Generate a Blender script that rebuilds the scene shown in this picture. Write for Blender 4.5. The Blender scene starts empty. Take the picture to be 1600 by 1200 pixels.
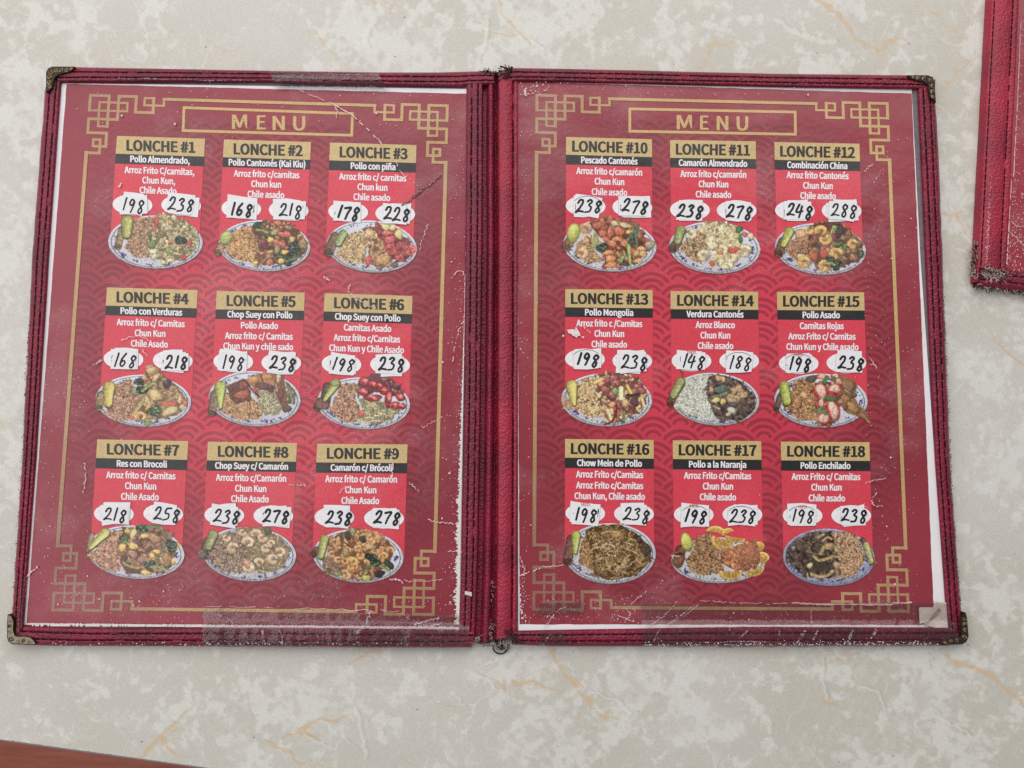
import bpy, bmesh, math, random, os
import numpy as np
from mathutils import Vector
R = math.radians
random.seed(7); rng = np.random.default_rng(7)
sc = bpy.context.scene
COL = sc.collection

# ------------------------------------------------------------------ camera
TT = 0.75                                    # height of the table top above the floor
FPX = 1350.0                                 # focal length in pixels of a 1600 px wide frame
CAMLOC = np.array([0.00341, -0.070638, 0.443499])      # relative to the table top
CAMROT = (0.117031, -0.014545, 0.002596)
cd = bpy.data.cameras.new('camera'); cam = bpy.data.objects.new('camera', cd); COL.objects.link(cam)
cam.location = (CAMLOC[0], CAMLOC[1], CAMLOC[2] + TT); cam.rotation_euler = CAMROT
cd.sensor_width = 36; cd.lens = FPX / 1600 * 36; cd.clip_start = 0.01; cd.clip_end = 50
sc.camera = cam

# ------------------------------------------------------------------ light: a pale room and a wide bright window side
w = bpy.data.worlds.new('World'); sc.world = w; w.use_nodes = True
bg = w.node_tree.nodes['Background']; bg.inputs[0].default_value = (0.95, 0.98, 1.0, 1); bg.inputs[1].default_value = 0.30
def area(name, loc, target, size, power, col=(1, 1, 1)):
    l = bpy.data.lights.new(name, 'AREA'); l.shape = 'RECTANGLE'; l.size = size[0]; l.size_y = size[1]
    l.energy = power; l.color = col
    o = bpy.data.objects.new(name, l); COL.objects.link(o); o.location = loc
    o.rotation_euler = (Vector(target) - Vector(loc)).to_track_quat('-Z', 'Y').to_euler()
    return o
area('window_light', (-1.2, 0.55, TT + 1.6), (-0.15, 0, TT), (2.3, 2.3), 31, (1.0, 0.985, 0.985))
area('ceiling_light', (0.4, 1.2, TT + 1.25), (0.1, 0.1, TT), (1.6, 1.2), 14, (1.0, 0.985, 0.96))
sc.view_settings.view_transform = 'Standard'; sc.view_settings.look = 'None'
sc.view_settings.exposure = 0; sc.view_settings.gamma = 1
try: sc.cycles.use_denoising = False
except Exception: pass

# ------------------------------------------------------------------ geometry of the view: a photo pixel on a plane at height z above the table
def _rot(a, b, c):
    ca, sa, cb, sb, cc, s_c = math.cos(a), math.sin(a), math.cos(b), math.sin(b), math.cos(c), math.sin(c)
    Rx = np.array([[1, 0, 0], [0, ca, -sa], [0, sa, ca]]); Ry = np.array([[cb, 0, sb], [0, 1, 0], [-sb, 0, cb]])
    Rz = np.array([[cc, -s_c, 0], [s_c, cc, 0], [0, 0, 1]])
    return Rz @ Ry @ Rx
CR = _rot(*CAMROT)
MM = 0.001
def P(x, y, z=0.0):
    """pixels (1600x1200) -> points on the horizontal plane z (metres above the table top)"""
    x = np.asarray(x, float); y = np.asarray(y, float); z = np.asarray(z, float) + 0 * x
    d = np.stack([(x - 800) / FPX, (600 - y) / FPX, -np.ones_like(x)], -1) @ CR.T
    t = (z - CAMLOC[2]) / d[..., 2]
    return CAMLOC + d * t[..., None]

def lin(c):
    c = np.asarray(c, float) / 255.0
    return np.where(c <= 0.04045, c / 12.92, ((c + 0.055) / 1.055) ** 2.4)
def alb(c, k=1.0, veil=0.018):
    """base colour of a thing that shows as sRGB c in the soft even light of the room"""
    return np.clip((lin(c) - veil) * 1.06 * k, 0.004, 0.86)

# ------------------------------------------------------------------ materials
def newmat(name):
    m = bpy.data.materials.new(name); m.use_nodes = True
    nt = m.node_tree; b = nt.nodes['Principled BSDF']
    return m, nt, b
def N(nt, t, **kw):
    n = nt.nodes.new(t)
    for k, v in kw.items():
        if k in ('operation', 'blend_type', 'data_type', 'feature', 'noise_dimensions', 'attribute_name', 'interpolation', 'distance'): setattr(n, k, v)
        else: n.inputs[k].default_value = v
    return n
def coord(nt, kind='Object'):
    return nt.nodes.new('ShaderNodeTexCoord').outputs[kind]
def L(nt, a, b): nt.links.new(a, b)
def mixc(nt, fac, a, b, blend='MIX'):
    n = nt.nodes.new('ShaderNodeMix'); n.data_type = 'RGBA'; n.blend_type = blend
    for s, v in ((0, fac), (6, a), (7, b)):
        if hasattr(v, 'is_linked'): nt.links.new(v, n.inputs[s])
        elif s == 0: n.inputs[s].default_value = v
        else: n.inputs[s].default_value = (*v[:3], 1)
    return n.outputs[2]
def ramp(nt, src, p0, p1, c0=0.0, c1=1.0):
    n = nt.nodes.new('ShaderNodeMapRange'); n.inputs[1].default_value = p0; n.inputs[2].default_value = p1
    n.inputs[3].default_value = c0; n.inputs[4].default_value = c1; n.interpolation_type = 'SMOOTHSTEP'
    nt.links.new(src, n.inputs[0]); return n.outputs[0]
def mathn(nt, op, a, b=0.5):
    n = nt.nodes.new('ShaderNodeMath'); n.operation = op
    for i, v in enumerate((a, b)):
        if hasattr(v, 'is_linked'): nt.links.new(v, n.inputs[i])
        else: n.inputs[i].default_value = v
    return n.outputs[0]
def geo_pos(nt):
    return nt.nodes.new('ShaderNodeNewGeometry').outputs['Position']

def wear(nt, col, amount=1.0, tint=(0.72, 0.55, 0.55)):
    """tiny lost flecks of ink and a faint mottling, as worn laminate shows"""
    pos = geo_pos(nt)
    v = N(nt, 'ShaderNodeTexVoronoi', Scale=620.0, Randomness=1.0); L(nt, pos, v.inputs['Vector'])
    n = N(nt, 'ShaderNodeTexNoise', Scale=26.0, Detail=5.0, Roughness=0.65); L(nt, pos, n.inputs['Vector'])
    n2 = N(nt, 'ShaderNodeTexNoise', Scale=1500.0, Detail=3.0); L(nt, pos, n2.inputs['Vector'])
    fleck = ramp(nt, v.outputs['Distance'], 0.20, 0.10)
    zone = ramp(nt, n.outputs['Fac'], 0.50, 0.68)
    f = mathn(nt, 'MULTIPLY', mathn(nt, 'MULTIPLY', fleck, zone), 0.55 * amount)
    grain = ramp(nt, n2.outputs['Fac'], 0.3, 0.7, 0.86, 1.12)
    g = nt.nodes.new('ShaderNodeVectorMath'); g.operation = 'SCALE'
    if hasattr(col, 'is_linked'): L(nt, col, g.inputs[0])
    else: g.inputs[0].default_value = col[:3]
    L(nt, grain, g.inputs['Scale'])
    n3 = N(nt, 'ShaderNodeTexNoise', Scale=11.0, Detail=4.0, Roughness=.6); L(nt, pos, n3.inputs['Vector'])
    g2 = nt.nodes.new('ShaderNodeVectorMath'); g2.operation = 'SCALE'; L(nt, g.outputs[0], g2.inputs[0]); L(nt, ramp(nt, n3.outputs['Fac'], .3, .7, 1 - .13 * amount, 1 + .08 * amount), g2.inputs['Scale']); g = g2
    haze = mathn(nt, 'MULTIPLY', zone, 0.07 * amount)
    c = mixc(nt, haze, g.outputs[0], tint)
    return mixc(nt, f, c, tint)

def laminate(b, rough=0.5):
    b.inputs['Roughness'].default_value = 0.55
    b.inputs['Specular IOR Level'].default_value = 0.12
    b.inputs['Coat Weight'].default_value = 0.85
    b.inputs['Coat Roughness'].default_value = rough * 0.5
    b.inputs['Coat IOR'].default_value = 1.43
def film_bump(nt, b):
    pos = geo_pos(nt)
    n = N(nt, 'ShaderNodeTexNoise', Scale=70.0, Detail=3.0); L(nt, pos, n.inputs['Vector'])
    n2 = N(nt, 'ShaderNodeTexNoise', Scale=14.0, Detail=2.0); L(nt, pos, n2.inputs['Vector'])
    hh = mathn(nt, 'ADD', mathn(nt, 'MULTIPLY', n2.outputs['Fac'], 6.0), n.outputs['Fac'])
    bp = N(nt, 'ShaderNodeBump', Strength=0.28, Distance=0.002); L(nt, hh, bp.inputs['Height'])
    L(nt, bp.outputs[0], b.inputs['Coat Normal'])
def print_mat(name, rgb=None, attr=None, amount=1.0, rough=0.5):
    m, nt, b = newmat(name)
    if rgb is not None and isinstance(rgb[0], float): col = rgb
    elif attr:
        a = nt.nodes.new('ShaderNodeAttribute'); a.attribute_name = attr; col = a.outputs['Color']
    else: col = tuple(alb(rgb))
    L(nt, wear(nt, col, amount), b.inputs['Base Color']); laminate(b, rough); film_bump(nt, b)
    return m
def plain(name, rgb, rough=0.6, spec=0.3, metal=0.0, noise=0.0, scale=300.0, k=1.0):
    m, nt, b = newmat(name); c = tuple(alb(rgb, k, 0.004))
    if noise:
        n = N(nt, 'ShaderNodeTexNoise', Scale=scale, Detail=5.0, Roughness=0.6); L(nt, geo_pos(nt), n.inputs['Vector'])
        f = ramp(nt, n.outputs['Fac'], 0.3, 0.7)
        L(nt, mixc(nt, f, tuple(np.array(c) * (1 - noise)), tuple(np.minimum(np.array(c) * (1 + noise), 0.9))), b.inputs['Base Color'])
    else: b.inputs['Base Color'].default_value = (*c, 1)
    b.inputs['Roughness'].default_value = rough; b.inputs['Specular IOR Level'].default_value = spec; b.inputs['Metallic'].default_value = metal
    return m
def leather_mat(name, rgb, rough=0.42):
    m, nt, b = newmat(name); c = alb(rgb, 1.0, 0.01); pos = geo_pos(nt)
    v = N(nt, 'ShaderNodeTexVoronoi', Scale=760.0); L(nt, pos, v.inputs['Vector'])
    n = N(nt, 'ShaderNodeTexNoise', Scale=420.0, Detail=4.0, Roughness=0.7); L(nt, pos, n.inputs['Vector'])
    big = N(nt, 'ShaderNodeTexNoise', Scale=40.0, Detail=3.0); L(nt, pos, big.inputs['Vector'])
    col = mixc(nt, ramp(nt, big.outputs['Fac'], 0.3, 0.7), tuple(c * 0.72), tuple(c * 1.18))
    col = mixc(nt, mathn(nt, 'MULTIPLY', ramp(nt, n.outputs['Fac'], 0.62, 0.80), 0.12), col, tuple(np.minimum(c * 2.4 + 0.03, 0.8)))
    sp = N(nt, 'ShaderNodeTexVoronoi', Scale=260.0); L(nt, pos, sp.inputs['Vector'])
    col = mixc(nt, mathn(nt, 'MULTIPLY', ramp(nt, sp.outputs['Distance'], 0.07, 0.03), 0.35), col, (0.55, 0.42, 0.42))
    L(nt, col, b.inputs['Base Color'])
    h = mathn(nt, 'ADD', v.outputs['Distance'], n.outputs['Fac'])
    bp = N(nt, 'ShaderNodeBump', Strength=0.55, Distance=0.0007); L(nt, h, bp.inputs['Height'])
    L(nt, bp.outputs[0], b.inputs['Normal'])
    b.inputs['Roughness'].default_value = rough; b.inputs['Specular IOR Level'].default_value = 0.45
    return m

M = {}
M['leather'] = leather_mat('burgundy_leather', (122, 34, 54))
M['leather_bright'] = leather_mat('burgundy_spine_leather', (152, 40, 60), 0.4)
M['liner'] = plain('grey_liner', (112, 102, 107), noise=0.15)
M['paper'] = plain('white_paper', (226, 222, 224), 0.6, 0.3, noise=0.03, scale=60)
M['sticker'] = plain('sticker_paper', (224, 222, 224), 0.5, 0.35, noise=0.03, scale=200)
M['oldpaper'] = plain('torn_paper', (205, 194, 186), 0.7, 0.2, noise=0.1, scale=120)
M['ink'] = plain('marker_ink', (34, 32, 34), 0.45, 0.3)
M['redink'] = plain('red_ink', (178, 60, 66), 0.5, 0.2)
M['thread'] = plain('dark_thread', (38, 18, 26), 0.8, 0.15)
M['fray_dark'] = plain('frayed_dark_fibre', (72, 46, 50), 0.9, 0.1)
M['fray_light'] = plain('frayed_light_fibre', (172, 160, 152), 0.9, 0.1)
M['page'] = print_mat('page_print', attr='Col', amount=1.0)
M['dish'] = print_mat('dish_print', attr='Col', amount=0.35)
M['gold'] = print_mat('gold_print', (.59, .395, .16), amount=0.5)
M['band'] = print_mat('gold_band_print', (.59, .425, .19), amount=0.25)
M['black'] = print_mat('black_print', (.020, .018, .019), amount=0.35)
M['white'] = print_mat('white_print', (232, 226, 228), amount=0.0)
M['panel'] = print_mat('red_panel_print', (.67, .052, .082), amount=0.35)
M['scuff'] = plain('lost_ink', (222, 190, 188), 0.5, 0.3)
M['wornpaper'] = plain('worn_paper', (218, 208, 204), .6, .2, noise=.12, scale=700)
M['pewter'] = plain('pale_pewter', (140, 130, 110), .5, .4, metal=.35, noise=.25, scale=900)
M['brass'] = plain('aged_brass', (136, 120, 88), 0.38, 0.5, metal=0.75, noise=0.45, scale=900)
M['patina'] = plain('dark_patina', (52, 42, 36), 0.55, 0.4, metal=0.3, noise=0.4, scale=700)

def tape_mat():
    m, nt, b = newmat('clear_tape'); out = nt.nodes['Material Output']
    tr = nt.nodes.new('ShaderNodeBsdfTransparent'); tr.inputs[0].default_value = (0.97, 0.96, 0.965, 1)
    gl = nt.nodes.new('ShaderNodeBsdfGlossy'); gl.inputs['Roughness'].default_value = 0.16; gl.inputs[0].default_value = (1, 1, 1, 1)
    df = nt.nodes.new('ShaderNodeBsdfDiffuse'); df.inputs[0].default_value = (0.62, 0.58, 0.58, 1)
    pos = geo_pos(nt)
    n = N(nt, 'ShaderNodeTexNoise', Scale=160.0, Detail=4.0); L(nt, pos, n.inputs['Vector'])
    bp = N(nt, 'ShaderNodeBump', Strength=0.4, Distance=0.002); L(nt, n.outputs['Fac'], bp.inputs['Height'])
    L(nt, bp.outputs[0], gl.inputs['Normal'])
    fr = N(nt, 'ShaderNodeFresnel', IOR=1.6); L(nt, bp.outputs[0], fr.inputs['Normal'])
    s1 = nt.nodes.new('ShaderNodeMixShader'); L(nt, mathn(nt, 'MULTIPLY', fr.outputs[0], 0.75), s1.inputs[0]); L(nt, tr.outputs[0], s1.inputs[1]); L(nt, gl.outputs[0], s1.inputs[2])
    v = N(nt, 'ShaderNodeTexNoise', Scale=520.0, Detail=4.0, Roughness=0.7); L(nt, pos, v.inputs['Vector'])
    f = mathn(nt, 'ADD', mathn(nt, 'MULTIPLY', ramp(nt, v.outputs['Fac'], 0.55, 0.75), 0.13), 0.004)
    s2 = nt.nodes.new('ShaderNodeMixShader'); L(nt, f, s2.inputs[0]); L(nt, s1.outputs[0], s2.inputs[1]); L(nt, df.outputs[0], s2.inputs[2])
    L(nt, s2.outputs[0], out.inputs['Surface']); return m
M['tape'] = tape_mat()

# ------------------------------------------------------------------ objects
ORG = {}                                      # world origin of every object (relative to the table top)
def thing(name, label, cat, loc, group=None):
    o = bpy.data.objects.new(name, None); COL.objects.link(o); o.location = (loc[0], loc[1], loc[2] + TT)
    o['label'] = label; o['category'] = cat
    if group: o['group'] = group
    ORG[o] = np.array(loc, float); return o
def add(name, V, F, mats, parent=None, fm=None, smooth=False, label=None, col=None, kind=None):
    """one mesh object; V are points relative to the table top, its origin is put at their centre"""
    V = np.asarray(V, float).reshape(-1, 3); c = (V.min(0) + V.max(0)) / 2
    me = bpy.data.meshes.new(name)
    if isinstance(F, np.ndarray):
        n, k = F.shape
        me.vertices.add(len(V)); me.vertices.foreach_set('co', (V - c).ravel())
        me.loops.add(n * k); me.loops.foreach_set('vertex_index', F.ravel().astype(np.int32))
        me.polygons.add(n); me.polygons.foreach_set('loop_start', np.arange(0, n * k, k, dtype=np.int32))
        try: me.polygons.foreach_set('loop_total', np.full(n, k, dtype=np.int32))
        except Exception: pass
        me.update(calc_edges=True)
    else:
        me.from_pydata((V - c).tolist(), [], F); me.update()
    for m in (mats if isinstance(mats, (list, tuple)) else [mats]): me.materials.append(m)
    if fm is not None: me.polygons.foreach_set('material_index', np.asarray(fm, dtype=np.int32))
    if smooth: me.polygons.foreach_set('use_smooth', np.ones(len(me.polygons), dtype=bool))
    if col is not None:
        at = me.color_attributes.new('Col', 'FLOAT_COLOR', 'POINT')
        at.data.foreach_set('color', np.concatenate([col, np.ones((len(col), 1))], 1).astype(np.float32).ravel())
    o = bpy.data.objects.new(name, me); COL.objects.link(o)
    ORG[o] = c
    if parent is not None:
        o.parent = parent; o.location = tuple(c - ORG[parent])
    else: o.location = (c[0], c[1], c[2] + TT)
    if label: o['label'] = label
    if kind: o['kind'] = kind
    return o

class MB:
    """collects faces of one mesh"""
    def __init__(s): s.v = []; s.f = []; s.m = []
    def poly(s, pts, mi=0):
        k = len(s.v); s.v += [tuple(p) for p in pts]; s.f.append(list(range(k, k + len(pts)))); s.m.append(mi)
    def quadstrip(s, A, B, mi=0):
        k = len(s.v); n = len(A)
        for a, b in zip(A, B): s.v += [tuple(a), tuple(b)]
        for i in range(n - 1): s.f.append([k + 2 * i, k + 2 * i + 1, k + 2 * i + 3, k + 2 * i + 2]); s.m.append(mi)
    def box(s, base, z0, z1, mi=0):
        """prism of a plan outline (list of (x, y)) between two heights"""
        n = len(base); k = len(s.v)
        s.v += [(p[0], p[1], z0) for p in base] + [(p[0], p[1], z1) for p in base]
        s.f.append([k + n + i for i in range(n)]); s.m.append(mi)
        for i in range(n):
            j = (i + 1) % n; s.f.append([k + i, k + j, k + n + j, k + n + i]); s.m.append(mi)
    def tube(s, pts, r, mi=0, sides=5, taper=0.0):
        pts = [np.asarray(p, float) for p in pts]; n = len(pts); k = len(s.v)
        for i, p in enumerate(pts):
            t = pts[min(i + 1, n - 1)] - pts[max(i - 1, 0)]; t = t / (np.linalg.norm(t) + 1e-12)
            a = np.cross(t, (0, 0, 1.0)); 
            if np.linalg.norm(a) < 1e-6: a = np.array([1.0, 0, 0])
            a /= np.linalg.norm(a); b = np.cross(a, t)
            rr = r * (1 - taper * i / (n - 1))
            for q in range(sides):
                an = 2 * math.pi * q / sides; s.v.append(tuple(p + rr * (math.cos(an) * a + math.sin(an) * b)))
        for i in range(n - 1):
            for q in range(sides):
                q2 = (q + 1) % sides
                s.f.append([k + i * sides + q, k + i * sides + q2, k + (i + 1) * sides + q2, k + (i + 1) * sides + q]); s.m.append(mi)
        s.f.append([k + q for q in range(sides)][::-1]); s.m.append(mi)
        s.f.append([k + (n - 1) * sides + q for q in range(sides)]); s.m.append(mi)
    def build(s, name, mats, parent=None, **kw):
        return add(name, s.v, s.f, mats, parent, fm=s.m, **kw)

def PP(pts, z): 
    a = np.asarray(pts, float); return P(a[:, 0], a[:, 1], z)
def resample(pts, n):
    a = np.asarray(pts, float); d = np.r_[0, np.cumsum(np.linalg.norm(np.diff(a, axis=0), axis=1))]
    t = np.linspace(0, d[-1], n); return np.stack([np.interp(t, d, a[:, i]) for i in range(a.shape[1])], 1)
def smoothline(pts, n):
    a = np.asarray(pts, float)
    if len(a) < 3: return resample(a, n)
    p = np.vstack([2 * a[0] - a[1], a, 2 * a[-1] - a[-2]]); out = []
    per = max(2, n // (len(a) - 1))
    for i in range(1, len(p) - 2):
        for t in np.linspace(0, 1, per, endpoint=False):
            out.append(0.5 * ((2 * p[i]) + (-p[i-1] + p[i+1]) * t + (2*p[i-1] - 5*p[i] + 4*p[i+1] - p[i+2]) * t*t + (-p[i-1] + 3*p[i] - 3*p[i+1] + p[i+2]) * t**3))
    out.append(a[-1]); return np.array(out)
def ribbon(pts, w0, w1=None):
    """left and right edges of a stroke in the plane"""
    a = np.asarray(pts, float); w1 = w0 if w1 is None else w1
    t = np.gradient(a, axis=0); t /= (np.linalg.norm(t, axis=1, keepdims=True) + 1e-9)
    nrm = np.stack([-t[:, 1], t[:, 0]], 1); w = np.linspace(w0, w1, len(a))[:, None] / 2
    return a + nrm * w, a - nrm * w
def fractal(shape, cell, seed, octaves=4):
    """value noise on a pixel grid"""
    r = np.random.default_rng(seed); out = np.zeros(shape); amp = 1.0; tot = 0
    for o in range(octaves):
        c = max(cell / 2 ** o, 1.0); gh, gw = int(shape[0] / c) + 3, int(shape[1] / c) + 3
        g = r.random((gh, gw)); yy = np.arange(shape[0]) / c; xx = np.arange(shape[1]) / c
        y0 = yy.astype(int); x0 = xx.astype(int); fy = (yy - y0)[:, None]; fx = (xx - x0)[None]
        fy = fy * fy * (3 - 2 * fy); fx = fx * fx * (3 - 2 * fx)
        v = (g[y0][:, x0] * (1 - fx) + g[y0][:, x0 + 1] * fx) * (1 - fy) + (g[y0 + 1][:, x0] * (1 - fx) + g[y0 + 1][:, x0 + 1] * fx) * fy
        out += v * amp; tot += amp; amp *= 0.5
    return out / tot
def sstep(a, b, x):
    t = np.clip((x - a) / (b - a), 0, 1); return t * t * (3 - 2 * t)

# ------------------------------------------------------------------ lettering
try:
    FONT = bpy.data.fonts.load(os.path.join(bpy.utils.system_resource('DATAFILES', path='fonts'), 'Noto Sans CJK Regular.woff2'))
except Exception: FONT = None
_tc = bpy.data.curves.new('lettering', 'FONT'); _tc.resolution_u = 3
if FONT: _tc.font = FONT
_to = bpy.data.objects.new('lettering', _tc); COL.objects.link(_to)
_cache = {}
def glyphs(s, off):
    if (s, off) not in _cache:
        _tc.body = s; _tc.offset = off
        dg = bpy.context.evaluated_depsgraph_get(); dg.update()
        me = bpy.data.meshes.new_from_object(_to.evaluated_get(dg))
        v = np.array([q.co[:2] for q in me.vertices]); f = [list(p.vertices) for p in me.polygons]
        bpy.data.meshes.remove(me); _cache[(s, off)] = (v, f)
    return _cache[(s, off)]
CAP = glyphs('H', 0.0)[0][:, 1].max()
def letters(mb, s, cx, base, cap, width=None, squeeze=0.8, slope=0.0, off=0.008, z=0.0, mi=0, bold=0):
    """lay a line of lettering on the page: centre x, baseline y, cap height in photo pixels"""
    v, f = glyphs(s, off); k = cap / CAP
    w = v[:, 0].max() - v[:, 0].min(); sx = (width / w) if width else k * squeeze
    x = cx + (v[:, 0] - v[:, 0].min() - w / 2) * sx
    y = base + slope * (x - cx) - v[:, 1] * k
    i0 = len(mb.v); mb.v += [tuple(p) for p in P(x, y, z)]
    for q in f: mb.f.append([i0 + i for i in q]); mb.m.append(mi)
    if bold:
        for d in (-bold, bold): letters(mb, s, cx + d, base, cap, width, squeeze, slope, off, z + (.004 if d > 0 else .008) * MM, mi, 0)

# ------------------------------------------------------------------ the table, with its printed marble veins
def make_table():
    step = 1.5; x0, x1, y0, y1 = -60, 1660, -60, 1260
    W, Hh = int((x1 - x0) / step) + 1, int((y1 - y0) / step) + 1
    gx, gy = np.meshgrid(x0 + np.arange(W) * step, y0 + np.arange(Hh) * step)
    jx = (fractal(gx.shape, 22, 3, 4) - .5) * 18 + (fractal(gx.shape, 5, 13, 3) - .5) * 7; jy = (fractal(gx.shape, 22, 4, 4) - .5) * 18 + (fractal(gx.shape, 5, 14, 3) - .5) * 7
    qx, qy = gx + jx, gy + jy
    tan = np.zeros_like(gx); wh = np.zeros_like(gx); dk = np.zeros_like(gx)
    def line(acc, pts, w0, w1=None, amp=1.0):
        w1 = w0 if w1 is None else w1
        a = np.array(pts, float); d = np.r_[0, np.cumsum(np.linalg.norm(np.diff(a, axis=0), axis=1))]
        for i in range(len(a) - 1):
            lo = np.minimum(a[i], a[i+1]) - 30; hi = np.maximum(a[i], a[i+1]) + 30
            sx = slice(max(0, int((lo[0]-x0)/step)), max(0, int((hi[0]-x0)/step))); sy = slice(max(0, int((lo[1]-y0)/step)), max(0, int((hi[1]-y0)/step)))
            X, Y = qx[sy, sx], qy[sy, sx]
            if X.size == 0: continue
            e = a[i+1] - a[i]; t = np.clip(((X - a[i, 0]) * e[0] + (Y - a[i, 1]) * e[1]) / (e @ e), 0, 1)
            dist = np.hypot(X - a[i, 0] - t * e[0], Y - a[i, 1] - t * e[1])
            ww = w0 + (w1 - w0) * (d[i] + t * (d[i+1] - d[i])) / d[-1]
            acc[sy, sx] = np.maximum(acc[sy, sx], amp * (1 - sstep(ww * .22, ww * .62, dist)))
    T = lambda *a: line(tan, *a); Wv = lambda *a: line(wh, *a)
    T([(212,1192),(240,1165),(262,1140),(285,1115),(303,1100)], 12, 3); T([(258,1150),(266,1165),(282,1182)], 9, 2); T([(268,1142),(286,1136)], 4, 1)
    T([(462,1142),(485,1133),(515,1125),(545,1112)], 9, 2); T([(466,1140),(482,1147),(499,1156)], 10, 2); T([(440,1149),(475,1145)], 3, 6)
    T([(420,1158),(445,1172),(475,1192)], 6, 5); T([(545,1042),(560,1028),(573,1017),(597,1015)], 3, 9)
    T([(760,1060),(778,1070),(788,1079)], 3, 8); T([(800,1071),(830,1070),(862,1076),(890,1078)], 6, 2)
    T([(863,1013),(872,1035),(884,1058),(897,1071)], 7, 9); T([(893,1068),(908,1070)], 7, 3); T([(900,1078),(915,1095),(925,1105),(940,1117),(948,1120)], 5, 4)
    T([(917,1085),(920,1100)], 8, 10); T([(948,1120),(942,1110),(951,1104),(956,1115),(968,1120)], 2.5, 2)
    T([(1483,1024),(1500,1033),(1515,1040),(1533,1050),(1552,1058),(1570,1074),(1600,1106),(1640,1140)], 9, 5)
    T([(1291,1052),(1295,1036),(1310,1029)], 4, 4); T([(1288,1093),(1300,1099),(1309,1104)], 8, 5)
    T([(1545,512),(1558,535),(1575,548),(1600,567),(1640,590)], 2, 7); T([(1545,370),(1552,462)], 1, 1); T([(1570,465),(1585,470)], 5, 4)
    T([(1462,141),(1490,118),(1512,102),(1534,84)], 2.5, 2.5); T([(1462,167),(1490,165),(1526,158)], 3, 2, .7); T([(1474,333),(1500,328),(1527,331)], 5, 3, .8); T([(1496,330),(1503,350),(1508,368),(1520,378)], 6, 2, .8)
    T([(1456,20),(1475,33),(1490,42),(1505,58),(1515,62)], 3, 4, .8); T([(1278,2),(1300,14),(1318,32),(1332,55),(1352,73),(1370,82),(1392,67),(1410,62)], 9, 7, .9)
    T([(1370,82),(1365,112)], 3, 1, .6); T([(1110,72),(1122,68),(1142,66)], 7, 2, .9); T([(1112,75),(1100,100),(1082,112)], 5, 3, .7); T([(1410,18),(1425,12),(1445,2)], 3, 4, .7)
    T([(775,-5),(790,20),(806,38),(815,50),(828,66)], 5, 7, .9); T([(763,53),(790,52),(812,50)], 3, 3, .9); T([(580,-8),(590,8),(603,14),(616,14)], 5, 4, .8)
    T([(498,58),(510,68),(516,82),(524,92)], 5, 6, .7); T([(478,45),(498,58)], 2, 3, .6); T([(315,42),(320,60),(335,70),(360,80),(380,72)], 2, 4, .7); T([(257,42),(268,52),(262,65),(240,64)], 3, 2, .6); T([(270,52),(290,57),(308,62)], 2, 2, .5)
    T([(0,590),(15,594),(40,600)], 3, 2, .5); T([(5,655),(18,680)], 5, 2, .5)
    Wv([(553,1103),(560,1130),(572,1185)], 5, 6); Wv([(590,1158),(602,1125)], 2, 4); Wv([(465,1143),(495,1160),(520,1168),(535,1152),(550,1158)], 4, 3); Wv([(725,1050),(735,1048),(800,1020)], 3, 5); Wv([(728,1050),(760,1065),(775,1080)], 4, 3)
    Wv([(715,1085),(722,1100),(745,1102)], 3, 5); Wv([(1000,1060),(1025,1050),(1030,1075)], 6, 4); Wv([(920,1075),(965,1100),(985,1115),(975,1125)], 5, 9); Wv([(1290,1015),(1285,1050),(1290,1090)], 5, 4); Wv([(1330,1020),(1400,1024),(1470,1015)], 4, 4)
    Wv([(1440,1120),(1470,1122),(1500,1135),(1520,1150)], 5, 5); Wv([(1340,1075),(1370,1085),(1380,1110),(1420,1105)], 5, 4); Wv([(1170,1070),(1200,1065),(1235,1065)], 4, 3)
    Wv([(585,30),(570,60),(575,75)], 14, 8); Wv([(1210,30),(1240,50),(1300,65)], 6, 9); Wv([(762,35),(758,60),(750,95)], 5, 7); Wv([(828,60),(845,75),(850,90)], 7, 6)
    for k in range(46):
        px, py = rng.uniform(x0, x1), rng.choice([rng.uniform(y0, 110), rng.uniform(1000, y1), rng.uniform(y0, y1)])
        an = rng.uniform(0, 6.3); pts = [(px, py)]
        for j in range(rng.integers(2, 5)):
            an += rng.uniform(-.8, .8); px += math.cos(an) * rng.uniform(10, 28); py += math.sin(an) * rng.uniform(10, 28); pts.append((px, py))
        Wv(pts, rng.uniform(1.5, 4), 1.0, rng.uniform(.2, .55))
    for k in range(34):
        px, py = rng.uniform(x0, x1), rng.uniform(y0, y1); an = rng.uniform(0, 6.3); pts = [(px, py)]
        for j in range(rng.integers(2, 5)):
            an += rng.uniform(-.7, .7); px += math.cos(an) * rng.uniform(14, 32); py += math.sin(an) * rng.uniform(14, 32); pts.append((px, py))
        T(pts, rng.uniform(1.5, 3.5), 1.2, rng.uniform(.3, .7))
    for k in range(70):
        cx, cy = rng.uniform(0, 1600), rng.uniform(0, 1200); dk = np.maximum(dk, (np.hypot(gx - cx, gy - cy) < rng.uniform(.6, 1.5)) * 1.0)
    tan *= np.clip(.45 + fractal(gx.shape, 12, 9, 3) * 1.0, 0, 1)
    # broad pale clouds, denser to the right and along the bottom as the laminate is printed
    def warped(cell, seed, amp, oc):
        f = fractal((gx.shape[0] + 160, gx.shape[1] + 160), cell, seed, oc); wx = (fractal(gx.shape, 50, seed + 1, 4) - .5) * amp; wy = (fractal(gx.shape, 50, seed + 2, 4) - .5) * amp
        yy, xx = np.mgrid[0:gx.shape[0], 0:gx.shape[1]]
        return f[np.clip(yy + wy + 80, 0, f.shape[0] - 1).astype(int), np.clip(xx + wx + 80, 0, f.shape[1] - 1).astype(int)]
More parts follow.
